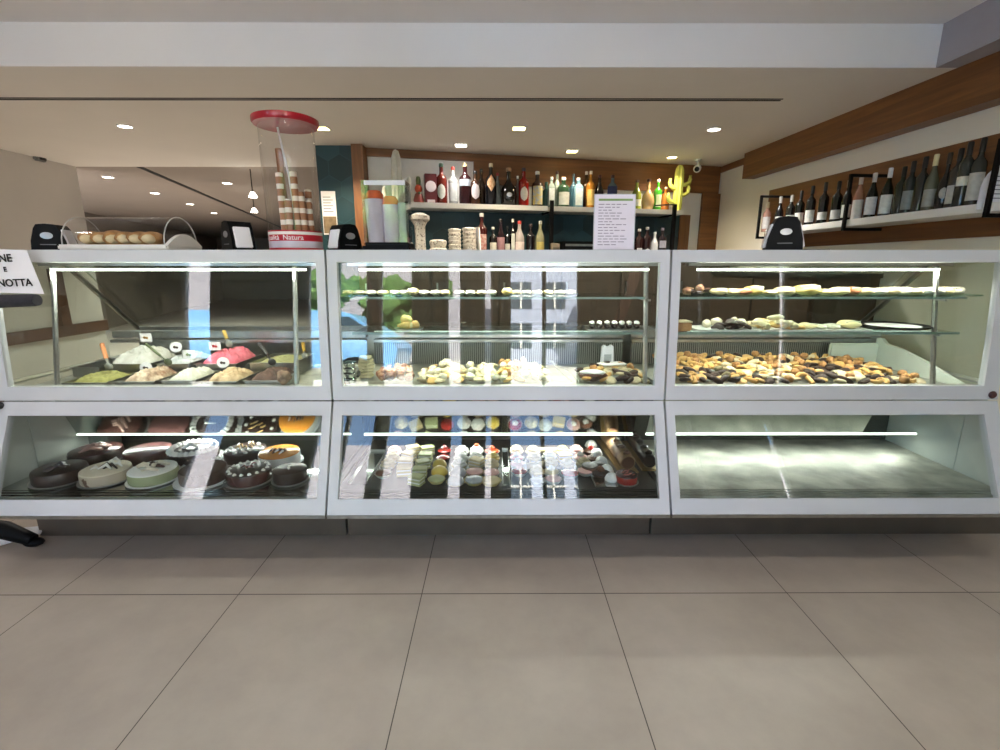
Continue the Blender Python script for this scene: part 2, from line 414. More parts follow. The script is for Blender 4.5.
def make_case(ix, label, kind):
    x0, x1 = MODX[ix]
    t = thing('display_case', label, 'display case', ((x0+x1)/2, 2.3, 0))
    cx, cy = (x0+x1)/2, 2.3
    def part(name, bm, m, parent=None, smooth=False, lab=None):
        o = obj(name, bm, m, None, smooth); o.data.transform(Matrix.Translation((-cx, -cy, 0))); o.parent = parent or t
        if lab: o['label'] = lab
        return o
    st = .042 if ix == 1 else .038
    sl = st if ix else .07; sr = st if ix < 2 else .07
    # upper door
    bm = nb(); slab(bm, seg(upp, 0, uA, 2), x0, x1, .03); slab(bm, seg(upp, uB, 1, 2), x0, x1, .03)
    slab(bm, seg(upp, uA, uB, 14), x0, x0+sl, .03); slab(bm, seg(upp, uA, uB, 14), x1-sr, x1, .03)
    ud = part('upper_frame', bm, M_frame, smooth=True)
    bm = nb(); slab(bm, [(y+.008, z) for y, z in seg(upp, uA-.01, uB+.01, 16)], x0+sl-.005, x1-sr+.005, .006)
    part('upper_glass', bm, M_glass, smooth=True)
    bm = nb(); slab(bm, seg(lowp, 0, lA, 1), x0, x1, .03); slab(bm, seg(lowp, lB, 1, 1), x0, x1, .03)
    slab(bm, seg(lowp, lA, lB, 1), x0, x0+sl, .03); slab(bm, seg(lowp, lA, lB, 1), x1-sr, x1, .03)
    part('lower_frame', bm, M_frame)
    bm = nb(); slab(bm, [(y+.008, z) for y, z in seg(lowp, lA-.01, lB+.01, 1)], x0+sl-.005, x1-sr+.005, .006)
    part('lower_glass', bm, M_glass)
    # bottom steel lip
    bm = nb(); box(bm, x0, x1, 1.893, 1.93, .232, .2455); part('steel_lip', bm, M_steel)
    # countertop
    bm = nb(); box(bm, x0, x1, 2.15, 2.72, TOPZ-.025, TOPZ, bev=.003); part('countertop', bm, M_frame)
    # plinth
    bm = nb(); box(bm, x0, x1, 2.146, 3.05, 0, .23) if ix < 2 else box(bm, x0, 2.75, 2.146, 3.05, 0, .23); part('plinth', bm, M_plinth)
    # body floor between plinth and lower deck
    bm = nb(); box(bm, x0+.003, x1-.003, 1.94, 3.05, .247, .29); box(bm, x0+.003, x1-.003, 3.0, 3.05, .29, .93)
    part('body', bm, M_steel)
    # lower deck & front ribs
    bm = nb(); box(bm, x0+.02, x1-.02, 1.99, 2.83, LDECK-.02, LDECK)
    for k in range(3): box(bm, x0+.02, x1-.02, 1.945+k*.016, 1.955+k*.016, LDECK-.03, LDECK-.002-.004*(2-k))
    part('lower_deck', bm, (M_mirror, M_darkdeck, M_deck2)[ix], smooth=False)
    # tilted polished panel above the lower shelf
    pa = (2.42, 1.3 + tan_e(433)*2.42); al = R(22)
    pb = (pa[0]-math.tan(al)*.25, pa[1]+.25)
    bm = nb(); slab(bm, [pa, pb], x0+.03, x1-.03 if ix < 2 else x1-.32, .012)
    part('mirror_panel', bm, M_mirror)
    bm = nb(); box(bm, x0+.03, x1-.03, pa[0]-.004, pa[0]+.004, pa[1]-(.012 if ix else .008), pa[1]-.003); part('lower_light_strip', bm, M_led2)
    bm = nb(); box(bm, x0+.02, x1-.02, 2.62, 2.64, LDECK, .70); part('back_panel', bm, mat('case_back_dark', '#4c504b', .4, .3))
    # upper deck
    bm = nb(); box(bm, x0+.02, x1-.02, 2.15, 2.75, DECK-.02, DECK)
    box(bm, x0+.02, x1-.02, 2.118, 2.15, DECK-.03, .768)
    part('upper_deck', bm, M_deck)
    # rear vent riser and rail
    if ix: bm = nb(); box(bm, x0+.02, x1-.02, 2.76, 2.775, .74, .865); part('vent_grille', bm, M_vent)
    bm = nb(); box(bm, x0+.02, x1-.02, 2.755, 2.80, .868, .885); box(bm, x0+.02, x1-.02, 2.78, 2.84, .892, .93); part('rear_rail', bm, M_steel)
    # sloping rear glass
    bm = nb(); slab(bm, [(3.02, .93), (2.6, 1.33)], x0+.03, x1-.03, .006); part('rear_glass', bm, M_shelfglass)
    # upper light strip
    la, lb = {0: (-1.99, -.86), 1: (-.62, .68), 2: (.90, 1.985)}[ix]
    bm = nb(); box(bm, la-.05, lb+.05, 2.19, 2.235, 1.3, 1.32)
    ls = part('light_housing', bm, M_steel)
    bm = nb()
    n = int((lb-la)/.0125)
    for k in range(n): box(bm, la+(lb-la)*k/n, la+(lb-la)*(k+.62)/n, 2.192, 2.222, 1.279, 1.289)
    part('upper_light_strip', bm, M_led, ls)
    # shelves
    if kind != 'gelato':
        for nm, z, yb in (('shelf', 1.164, 2.50), ('shelf', 1.005, 2.60)):
            bm = nb(); box(bm, x0+.08 if ix == 1 else x0+.02, x1-.09 if ix == 1 else x1-.16, 2.17, yb, z-.008, z)
            sh = part(nm, bm, M_shelfglass)
            bm = nb(); box(bm, x0+.08 if ix == 1 else x0+.02, x1-.09 if ix == 1 else x1-.16, 2.164, 2.17, z-.009, z+.001); part('shelf_edge', bm, M_edge, sh)
            bm = nb(); box(bm, x0+.15, x1-.15, 2.285, 2.295, z-.0125, z-.0085); part('added_shelf_glow', bm, M_led2, sh)  # added glowing strip hidden under the shelf, brightens the goods below
    # posts and braces
    posts = {0: [-2.03, -.93], 1: [.68], 2: [2.015]}[ix]
    for px_ in posts:
        bm = nb(); tube(bm, [(px_, 2.255, 1.30), (px_, 2.15, DECK)], .011, 6)
        if kind != 'gelato':
            box(bm, px_-.006, px_+.006, 2.17, 2.52, .985, .994); box(bm, px_-.006, px_+.006, 2.17, 2.52, 1.145, 1.154)
        part('support_post', bm, M_steel)
    for sx in ([x0+.012] if ix == 0 else []) + ([x1-.012] if ix == 2 else []):
        bm = nb(); tube(bm, [(sx, 2.58, 1.30), (sx, 3.02, .90)], .014, 6); tube(bm, [(sx, 2.12, .775), (sx, 3.0, .775)], .012, 6)
        part('end_brace', bm, M_steel)
        # glass end, pale lower end
        bm = nb(); ys = seg(upp, 0, 1, 10)
        v = [bm.verts.new((sx, y+.032, z)) for y, z in ys] + [bm.verts.new((sx, 3.04, .71)), bm.verts.new((sx, 3.04, .93)), bm.verts.new((sx, 2.62, 1.345))]
        f = bm.faces.new(v); r = bmesh.ops.extrude_face_region(bm, geom=[f])
        bmesh.ops.translate(bm, vec=(.005, 0, 0), verts=[q for q in r['geom'] if isinstance(q, bmesh.types.BMVert)])
        part('end_glass', bm, M_endglass)
        bm = nb(); sgn = 1 if ix == 0 else -1
        box(bm, sx-.004, sx+.004, 2.2, 2.85, .29, .70)
        v = [bm.verts.new((sx, y, z)) for y, z in ((2.115, .70), (1.94, .29), (2.2, .29), (2.2, .70))]
        bm.faces.new(v)
        part('end_panel', bm, M_pale)
        bm = nb(); c = atX(4 if ix == 0 else 990, 408 if ix == 0 else 393, x0+.03 if ix == 0 else x1-.03)
        y_, z_ = (lowp(.03) if ix == 0 else upp(.965))
        lathe(bm, [(0, 0), (.016, 0), (.018, .006), (.012, .012), (0, .012)], 14, M=Matrix.Translation((x0+.03 if ix == 0 else x1-.03, y_, z_)) @ Matrix.Rotation(R(90), 4, 'X'))
        part('lock', bm, M_lock if ix == 0 else mat('lock_red', '#4a1512', .4))
    return t
M_vent = striped('vent_slots', '#8c8c86', '#2c2d2b', .012, 'X', .4, .4, .6)
M_edge = mat('glass_edge_green', '#8fa79c', .25, var=.08)
M_endglass = glassmat('end_glass_green', '#f0f5ee', 1.4)
make_case(0, 'left display case with gelato tubs above and whole cakes below', 'gelato')
make_case(1, 'middle display case between the two others, with small cream pastries on the lower deck', 'pastry')
make_case(2, 'right display case with rolls and biscuits above and an empty steel lower deck', 'pastry')
# curved pale liner at the end of the right case
lin_ = thing('end_liner', 'curved pale end liner beside the biscuit pile in the right case', 'liner', (2.2, 2.5, DECK))
bm = nb()
pts = [(2.16, .752), (2.26, .782), (2.40, .825), (2.55, .86), (2.66, .872), (2.70, .90), (2.73, .895), (2.745, .742), (2.16, .742)]
v = [bm.verts.new((0, y-2.5, z-DECK)) for y, z in pts]; f = bm.faces.new(v); r = bmesh.ops.extrude_face_region(bm, geom=[f])
bmesh.ops.translate(bm, vec=(-.02, 0, 0), verts=[q for q in r['geom'] if isinstance(q, bmesh.types.BMVert)])
obj('side_wall', bm, mat('pale_green_plastic', '#dfe6d6', .35, var=.03), lin_, False)
bm = nb(); box(bm, -.30, -.02, .20, .225, 0, .13, bev=.008); obj('rear_wall', bm, MATS['pale_green_plastic'], lin_, False)

exec_parts = []
# ------------------------------------------------------------------ lights
def area(name, loc, rot, sx, sy, p, col=(1, 1, 1)):
    d = bpy.data.lights.new(name, 'AREA'); d.shape = 'RECTANGLE'; d.size = sx; d.size_y = sy; d.energy = p; d.color = col
    o = bpy.data.objects.new(name, d); COL.objects.link(o); o.location = loc; o.rotation_euler = rot; return o
WARM = (1, .86, .62); NEUT = (1, .97, .92)
dl = [(125, 126, 'r', NEUT, 'round white downlight in the main ceiling, furthest left'),
      (322, 128, 's', WARM, 'square yellow downlight beside the red lid of the wafer jar'),
      (519, 128, 's', WARM, 'square yellow downlight in the middle of the main ceiling'),
      (461, 145, 's', NEUT, 'small square downlight above the left end of the bottle shelf'),
      (572, 151, 's', WARM, 'square yellow downlight close to the wooden panel above the bottles'),
      (672, 157, 'r', WARM, 'round glowing downlight right above the green cactus'),
      (714, 129, 'r', NEUT, 'brightest round white downlight, furthest right in the main ceiling')]
def downlight(p, shape, colr, lab, far=False, scale=1, group=None, energy=14):
    t = thing('downlight', lab, 'ceiling light', (p.x, p.y, CZ), group=group)
    bm = nb()
    if shape == 'r': lathe(bm, [(.056*scale, 0), (.056*scale, -.005), (.046*scale, -.007), (.046*scale, 0)], 20)
    else:
        s = .06*scale; i = .046*scale
        box(bm, -s, s, -s, -i, -.006, 0); box(bm, -s, s, i, s, -.006, 0); box(bm, -s, -i, -i, i, -.006, 0); box(bm, i, s, -i, i, -.006, 0)
    obj('bezel', bm, M_white, t)
    bm = nb()
    if shape == 'r': lathe(bm, [(.045*scale, -.001), (.045*scale, -.004), (0.001, -.005)], 20)
    else: box(bm, -.045*scale, .045*scale, -.045*scale, .045*scale, -.005, -.001)
    key = 'lamp_w' if colr == WARM else 'lamp_n'
    if key not in MATS: emat(key, '#ffe9a0' if colr == WARM else '#fff8ec', 14)
    obj('lens', bm, MATS[key], t)
    d = bpy.data.lights.new('lamp', 'SPOT'); d.energy = energy; d.color = colr; d.shadow_soft_size = .05
    d.spot_size = R(130); d.spot_blend = .7
    o = bpy.data.objects.new('lamp', d); COL.objects.link(o); o.parent = t; o.location = (0, 0, -.03)
for x, y, s, c, lab in dl: downlight(atZ(x, y, CZ), s, c, lab, energy={461: 13, 572: 15, 672: 20, 714: 75}.get(x, 60))
for x, y, lab in ((108, 177, 'far room downlight nearest the left wall corner'), (155, 193, 'far room downlight second in the row from the left'),
              (190, 204, 'far room downlight third in the row from the left'), (227, 183, 'far room downlight left of the wafer jar, highest of the far lights'),
              (214, 213, 'small far room downlight above the napkin holder')):
    downlight(atZ(x, y, CZ), 'r', NEUT, lab, far=True, scale=1.2, energy=150)
for x, y, y2, lab in ((250, 169, 197, 'thin black pendant lamp seen through the wafer jar, upper one'), (253, 206, 212, 'thin pendant lamp seen through the wafer jar, lower one')):
    p = atZ(x, y, CZ) if y < 200 else atZ(x-1, 190, CZ)
    q = atY(x, y2, p.y)
    t = thing('pendant_lamp', lab, 'pendant lamp', (p.x, p.y, CZ))
    bm = nb(); tube(bm, [(0, 0, 0), (0, 0, q.z-CZ)], .006, 6); obj('cable', bm, M_blackmetal, t)
    bm = nb(); lathe(bm, [(.02, .05), (.045, 0), (.04, -.005), (.001, -.005)], 14, c=(0, 0, q.z-CZ)); obj('lamp_shade', bm, MATS['lamp_n'], t)
# the lamps of the ceiling further out, over the camera (out of view)
for x, y in ((-3, 1.3), (-1.2, 1.3), (.6, 1.3), (2, 1.3), (-3, -.2), (0, -.2), (1.8, -.2)):
    t = thing('downlight', 'round recessed lamp in the ceiling above the shop floor', 'ceiling light', (x, y, CZ2), group='lamps above the shop floor')
    bm = nb(); lathe(bm, [(.056, 0), (.056, -.005), (.046, -.007), (.046, 0)], 16); obj('bezel', bm, M_white, t)
    bm = nb(); lathe(bm, [(.045, -.001), (.045, -.004), (0.001, -.005)], 16); obj('lens', bm, MATS['lamp_n'], t)
    d = bpy.data.lights.new('lamp', 'SPOT'); d.energy = 12; d.color = NEUT; d.spot_size = R(140); d.spot_blend = .8; d.shadow_soft_size = .06
    o = bpy.data.objects.new('lamp', d); COL.objects.link(o); o.parent = t; o.location = (0, 0, -.03)
# light strips in the cases as lamps along the diodes, plus added fill under shelves
for (x0, x1) in MODX:
    area('strip_lamp', ((x0+x1)/2, 2.20, 1.277), (R(30), 0, 0), x1-x0-.3, .02, 3.2 if x0 > -1 else 6, (1, 1, .9))
    if x0 > -1:
        area('added_shelf_fill', ((x0+x1)/2, 2.29, 1.150), (R(0), 0, 0), x1-x0-.3, .008, 1.0, (1, 1, .9))
        area('added_shelf_fill', ((x0+x1)/2, 2.29, .990), (R(0), 0, 0), x1-x0-.3, .008, 1.7 if x0 < 0 else 3.0, (1, 1, .9))
    area('strip_lamp', ((x0+x1)/2, 2.405, .415), (R(-20), 0, 0), x1-x0-.2, .01, 1.7, (.95, 1, .93))
# daylight: sky
w = bpy.data.worlds.new('sky'); SC.world = w; w.use_nodes = True
nt = w.node_tree; sk = nt.nodes.new('ShaderNodeTexSky'); sk.sky_type = 'NISHITA'; sk.sun_disc = False; sk.sun_elevation = R(38); sk.sun_rotation = R(20)
nt.links.new(sk.outputs[0], nt.nodes['Background'].inputs[0]); nt.nodes['Background'].inputs[1].default_value = .75
# window openings as light portals
for a, b, c, d in xs[:6]:
    pl = bpy.data.lights.new('window_portal', 'AREA'); pl.shape = 'RECTANGLE'; pl.size = b-a; pl.size_y = d-c; pl.cycles.is_portal = True
    o = bpy.data.objects.new('window_portal', pl); COL.objects.link(o); o.location = ((a+b)/2, FYW-.01, (c+d)/2); o.rotation_euler = (R(90), 0, 0)

# ------------------------------------------------------------------ street seen in the panes
bm = nb(); box(bm, -16, 14, -17, -16, -.2, 8.6); o = struct('facade', bm, mat('facade_mauve', '#a8a5ad', .8))
t = thing('building', 'pale building across the street with tall white-framed windows', 'building', (1.6, -13, -.12))
bm = nb(); box(bm, -1.6, 2.2, 0, 1.5, 0, 6.4); obj('wall', bm, mat('facade_white', '#aab2c6', .7), t, False)
for i in range(3):
    for k in range(3):
        bm = nb(); box(bm, -1.2+i*1.1, -.5+i*1.1, 1.5, 1.53, .8+k*1.9, 2.0+k*1.9)
        f = obj('window', bm, mat('far_window', '#44505c', .2), t, False)
        bm = nb(); box(bm, -1.26+i*1.1, -.44+i*1.1, 1.53, 1.56, 1.36+k*1.9, 1.42+k*1.9); box(bm, -.88+i*1.1, -.82+i*1.1, 1.53, 1.56, .8+k*1.9, 2.0+k*1.9)
        obj('window_frame', bm, M_white, f, False)
t = thing('van', 'blue panel van parked across the street', 'van', (-4.6, -7.6, -.12))
bm = nb(); prism(bm, [(-2.6, .35), (2.4, .35), (2.5, .9), (2.3, 1.2), (1.5, 1.95), (1.2, 2.05), (-2.6, 2.05)], 1.8); o = obj('body', bm, mat('van_blue', '#7db8ec', .35, coat=.5, var=.03), t)
bm = nb(); prism(bm, [(2.22, 1.2), (1.5, 1.85), (.9, 1.85), (.9, 1.2)], .02, Matrix.Translation((0, 1.8, 0))); obj('side_window', bm, mat('far_window', '#44505c'), t)
for a in (-1.7, 1.6):
    bm = nb(); lathe(bm, [(0, 0), (.33, 0), (.33, .2), (0, .2)], 20, M=Matrix.Translation((a, 1.85, .33)) @ Matrix.Rotation(R(90), 4, 'X')); obj('wheel', bm, M_black, t)
for i, (x, y, h, lab) in enumerate(((-5.6, -10.5, 3.6, 'leafy street tree behind the blue van, left one'), (-2.9, -10.8, 3.3, 'leafy street tree behind the blue van, right one'), (3.9, -9.5, 3.4, 'leafy street tree right of the pale building'))):
    t = thing('street_tree', lab, 'tree', (x, y, -.12))
    bm = nb(); tube(bm, [(0, 0, 0), (.05, 0, 1.2), (0, .05, 2.2)], .12, 8, [1.2, 1, .7]); obj('trunk', bm, mat('bark', '#5b4a3a', .9), t)
    bm = nb()
    for k in range(26): blob(bm, (rng.uniform(-1, 1), rng.uniform(-.7, .7), h-.6+rng.uniform(-.8, .9)), (rng.uniform(.3, .6),)*3, 2, .3, k)
    obj('crown', bm, mat('foliage', '#5d8440', .8, var=.35, scale=6, bump=.6), t)
sun = bpy.data.lights.new('sun', 'SUN'); sun.energy = 38; sun.angle = R(.6); sun.color = (1, .95, .86)
so_ = bpy.data.objects.new('sun', sun); COL.objects.link(so_); so_.rotation_euler = (R(-42), R(14), 0)

# ------------------------------------------------------------------ back bar
cabM = woodmat('cabinet_dark', '#4a3a30', '#5e4a3c', 'Z')
t = thing('back_bar_cabinet', 'dark brown low cabinet along the back wall under the bottles', 'cabinet', tuple(A0), wr)
bm = nb(); box(bm, 0, WLEN-.1, -.42, -.001, .08, 1.36); obj('body', bm, cabM, t, False)
bm = nb(); box(bm, 0, WLEN-.1, -.45, -.001, 1.36, 1.395); obj('worktop', bm, mat('bar_top', '#3a3632', .3), t, False)
for k in range(6):
    w_ = (WLEN-.1)/6; bm = nb(); box(bm, k*w_+.01, (k+1)*w_-.01, -.44, -.42, .12, 1.33, bev=.004); d_ = obj('door', bm, cabM, t, False)
    bm = nb(); box(bm, k*w_+.05, k*w_+.065, -.455, -.44, 1.0, 1.15); obj('handle', bm, M_steel, d_, False)
SHZ = 1.86
uS0, uS1, uS2 = wb(408, 203, .26)[0], wb(549, 206, .26)[0], wb(684, 210, .26)[0]
t = thing('bottle_shelf', 'long white shelf on the back wall that carries the row of spirits', 'shelf', tuple(A0), wr)
for a, b in ((uS0, uS1-.01), (uS1+.03, uS2)):
    bm = nb(); box(bm, a, b, -.26, -.001, SHZ-.045, SHZ, bev=.002); obj('board', bm, M_white, t, False)
for px_, z0_ in ((551.5, 1.40), (674, 1.40)):
    u_ = wb(px_, 215, .27)[0]
    bm = nb(); box(bm, u_-.018, u_+.018, -.285, -.262, z0_, SHZ+.05); box(bm, u_-.012, u_+.012, -.27, -.0, SHZ-.06, SHZ-.046); obj('bracket', bm, M_blackmetal, t, False)
bm = nb(); box(bm, uS0-.03, uS0, -.27, -.005, SHZ-.06, SHZ+.0); obj('bracket', bm, M_blackmetal, t, False)
bm = nb(); a = wb(655, 207, .3)[0]; b_ = wb(674, 205, .3)[0]; tube(bm, [(a, -.30, SHZ+.03), (b_, -.295, SHZ+.045), (b_, -.27, SHZ+.045)], .007, 6); obj('rod', bm, M_blackmetal, t)

BM = {}
def bmat(c, kind='dark'):
    k = 'bottle_'+c
    if k not in MATS:
        m = mat(k, c, .12, var=.05, coat=.1)
    return MATS[k]
def bottle(p, h, r, col, cap, style='bordeaux', label=None, lab='', rz=0, seg=16, foil=None, parent=None, group=None, emblem=None):
    t = thing('bottle', lab, 'bottle', p, rz, group)
    sg = seg; tw = 0
    nr = r*.34
    if style == 'bordeaux': pr = [(r*.9, 0), (r, .01*h), (r, .60*h), (r*.9, .66*h), (nr*1.2, .73*h), (nr, .78*h), (nr, .93*h)]
    elif style == 'burgundy': pr = [(r*.9, 0), (r, .01*h), (r, .48*h), (r*.85, .58*h), (r*.5, .7*h), (nr, .78*h), (nr, .93*h)]
    elif style == 'squat': pr = [(r*.7, 0), (r*.95, .06*h), (r*1.05, .28*h), (r*.9, .48*h), (r*.45, .60*h), (nr*.8, .68*h), (nr*.8, .9*h)]
    elif style == 'flat': pr = [(r*.95, 0), (r, .02*h), (r, .66*h), (r*.8, .72*h), (nr*1.1, .78*h), (nr, .82*h), (nr, .93*h)]
    elif style == 'square': pr = [(r*1.15, 0), (r*1.2, .02*h), (r*1.2, .68*h), (r*.9, .74*h), (nr*1.3, .8*h), (nr*1.2, .93*h)]; sg = 4
    M = Matrix.Rotation(R(45), 4, 'Z') if sg == 4 else None
    bm = nb(); lathe(bm, pr, sg, M=M); obj('body', bm, bmat(col), t)
    bm = nb(); cr = nr*1.12 if style != 'squat' else nr
    top = h
    z0_ = .80*h if foil else .91*h
    lathe(bm, [(cr, z0_), (cr*1.02, h*.985), (cr*.85, h), (0, h)], 12); obj('cap', bm, mat('cap_'+cap, cap, .4), t)
    if label:
        lc, a, b, span = label[:4]; shape = label[4] if len(label) > 4 else 'rect'
        bm = nb(); n = 9; rows = []
        rr_ = (r*1.02 if style != 'squat' else r*1.09) + .0008
        if sg == 4:
            hw = r*.72
            box(bm, -hw, hw, -r*.85-.002, -r*.85, a*h, b*h)
        else:
            m_ = 7
            for j in range(m_+1):
                v_ = j/m_; z_ = h*(a+(b-a)*v_)
                wf = 1 if shape == 'rect' else (max(.03, 1-abs(2*v_-1)) if shape == 'diamond' else math.sqrt(max(.01, 1-(2*v_-1)**2)))
                rows.append([bm.verts.new((rr_*math.sin(R(span)*wf*(2*i/n-1)), -rr_*math.cos(R(span)*wf*(2*i/n-1)), z_)) for i in range(n+1)])
            for j in range(m_):
                for i in range(n): bm.faces.new((rows[j][i], rows[j][i+1], rows[j+1][i+1], rows[j+1][i]))
        lo = obj('label', bm, mat('label_'+lc, lc, .6, col2=label[5] if len(label) > 5 else None, scale=40), t)
    return t
def onwall(px, off=.13):
    u = wb(px, 205, off)[0]; return A0 + U*u + NB*off
def zat(px, py, off): return onplane(px, py, A0+NB*off, NB).z
UB = [  # px, top y, half width px, colour, cap, style, label, offset, words
 (442, 163.5, 5.2, '#5a1c14', '#1f4a30', 'bordeaux', ('#cdc8bb', .12, .48, 42, 'oval'), .14, 'red brown bitter bottle with a green cap and silver tapering label'),
 (453.5, 167, 4.2, '#a9aaa6', '#a5281c', 'bordeaux', ('#e2e2de', .08, .56, 60), .15, 'clear bottle with a tall white label and a red cap'),
 (465.5, 163, 5.6, '#2c0f12', '#c8b184', 'bordeaux', ('#c3cbd6', .44, .60, 65), .14, 'dark wine-red bottle with a pale blue band label and beige cap'),
 (475.5, 171, 4.8, '#3a2418', '#141010', 'bordeaux', ('#e9dcdc', .16, .62, 48, 'oval'), .16, 'brown bottle with a large pale oval label'),
 (481.5, 169, 4, '#2a1c12', '#101010', 'burgundy', None, .09, 'plain dark brown bottle behind the one with the oval label'),
 (491, 163.5, 4.8, '#0f0f14', '#e6d8b4', 'bordeaux', ('#e8c49a', .32, .72, 55, 'diamond', '#c97b3c'), .15, 'black bottle with an orange and cream diamond label'),
 (497.5, 173, 3.4, '#6f7672', '#a32a22', 'burgundy', None, .08, 'grey glass bottle with a red cap behind the black diamond-label bottle'),
 (508.5, 168, 7.2, '#17120f', '#a98258', 'squat', ('#d8d8d8', .22, .34, 18, 'oval'), .14, 'squat round black flask with a silver badge and tall cork'),
 (517.5, 176, 2.6, '#7b7468', '#efe9e0', 'burgundy', None, .09, 'slim pale bottle with a white cap left of the bright red one'),
 (523.5, 168, 4.8, '#8c1713', '#2a1a2c', 'bordeaux', ('#d9d3c8', .14, .5, 42, 'oval'), .15, 'bright red bitter bottle with a silver label and dark cap'),
 (537, 171.5, 5.2, '#2c1a10', '#d9d9cf', 'bordeaux', ('#c9b45e', .06, .58, 55, 'rect', '#8fa3ba'), .14, 'dark brown liqueur bottle with a yellow and blue label'),
 (546, 182, 4, '#35594f', '#2d4f46', 'bordeaux', None, .08, 'dark green bottle right of the yellow and blue label'),
 (551, 177, 3.4, '#93a09a', '#e8e8e4', 'square', ('#dfe2e0', .08, .62, 50), .16, 'pale square gin bottle with a tall white label over the shelf bracket'),
 (556.5, 171, 3.8, '#8b948c', '#3a1414', 'bordeaux', None, .08, 'clear bottle with a dark red cap behind the pale square one'),
 (563, 177.5, 5.6, '#26402c', '#e4e0c8', 'flat', ('#dcdcd4', .08, .5, 55), .15, 'round-shouldered green gin bottle with a square white label'),
 (573, 174, 3.6, '#33505e', '#2a3338', 'bordeaux', None, .10, 'slate blue bottle left of the pale blue gin'),
 (577.8, 178, 4.4, '#7fa3b4', '#dfe6e4', 'square', ('#d3dcda', .08, .64, 50), .16, 'pale blue square gin bottle with a tall pale label'),
 (585.5, 171.5, 3.6, '#3b2615', '#e6e2dc', 'bordeaux', None, .09, 'brown rum bottle with a white cap behind the amber one'),
 (589.8, 171, 3.8, '#b0742a', '#efe8da', 'bordeaux', ('#d9b765', .08, .5, 55), .15, 'amber bottle with a golden label and white cap'),
 (598.5, 175, 4.2, '#160f10', '#4a1412', 'burgundy', ('#c49a9a', .16, .38, 45), .14, 'black bottle with a dusty pink label'),
 (611.5, 175, 4.4, '#5d7078', '#3a1a14', 'flat', ('#1d2858', .36, .66, 80), .14, 'clear bottle with a navy blue label just above the printed notice'),
 (636, 180, 4.4, '#8b9440', '#5a3a20', 'burgundy', ('#d9d6c0', .12, .34, 50), .14, 'olive yellow bottle just right of the printed notice'),
 (647.5, 179, 5.6, '#a88b62', '#3a1c12', 'squat', None, .13, 'round stoneware-beige flask with a dark stopper'),
 (657, 179.5, 3.6, '#3f9a2c', '#e8e6d8', 'bordeaux', ('#cfe0b8', .1, .5, 40), .15, 'bright green bottle with a white cap'),
 (665, 187, 3.6, '#a8652c', '#e6d6b8', 'flat', None, .06, 'short orange bottle between the green bottle and the cactus')]
for px_, ty, hw, c, cap, st, lb, off, words in UB:
    p = onwall(px_, off); zc = (p-CAM).dot(CM @ Vector((0, 0, -1)))
    top = zat(px_, ty, off)
    bottle((p.x, p.y, SHZ+.0005), top-SHZ, hw/F*zc, c, cap, st, lb, (words+', on the upper back shelf') if len(words.split()) <= 11 else words, wr*.4)
LZ = 1.4
bm = None
LB = [(481.5, 213, 5, '#3c1413', '#d8d4cc', 'bordeaux', ('#b7a29a', .14, .5, 55, 'rect', '#8c2f2a'), 'dark red bottle with red and grey label and white cap, leftmost on lower shelf'),
 (493, 227, 3.6, '#181414', '#cfcabc', 'bordeaux', ('#d2ccbe', .08, .45, 55), 'small black bottle with a cream label on the lower shelf'),
 (500.8, 219, 3.8, '#221418', '#1a1412', 'burgundy', ('#9c7478', .1, .5, 60), 'dark bottle with a dusty rose label on the lower shelf'),
 (507.5, 226, 2.8, '#141416', '#1c1a1a', 'bordeaux', ('#bdbab2', .1, .4, 50), 'thin black bottle between the rose label and the slim tall one'),
 (513, 219, 3, '#101013', '#c9c4ba', 'bordeaux', ('#c8c8c0', .1, .6, 30), 'slim tall black bottle with a silver top on the lower shelf'),
 (519.6, 221, 4.8, '#a59c98', '#b8332c', 'burgundy', ('#d6c4be', .08, .4, 60), 'clear bottle with a long red neck on the lower shelf'),
 (531, 224, 4.2, '#151013', '#2a0f10', 'bordeaux', None, 'unlabelled black bottle right of the red-necked one'),
 (540.6, 221, 4.2, '#8d8a6c', '#a8a8a0', 'burgundy', ('#b5a45c', .1, .4, 50), 'yellowish clear bottle with a small gold label on the lower shelf'),
 (641, 229, 3.8, '#2a1210', '#d9d4cc', 'bordeaux', ('#d8d2c8', .08, .3, 40), 'dark bottle right behind the edge of the printed notice'),
 (649, 227, 4, '#241012', '#c8c0b8', 'bordeaux', ('#e4e0d8', .06, .26, 40, 'oval'), 'dark bottle with a round white label left of the white bottle'),
 (657, 232, 3.4, '#dedad0', '#e9e6de', 'burgundy', None, 'all-white slim bottle on the lower shelf'),
 (664.5, 228, 4, '#2c2224', '#8a8088', 'bordeaux', ('#a9a3aa', .3, .55, 50), 'dark bottle with a grey label left of the black bracket'),]
for px_, ty, hw, c, cap, st, lb, words in LB:
    off = .3; p = onwall(px_, off); zc = (p-CAM).dot(CM @ Vector((0, 0, -1))); top = zat(px_, ty, off)
    bottle((p.x, p.y, 1.3955), max(.16, top-1.3955), hw/F*zc, c, cap, st, lb, words, wr*.4)
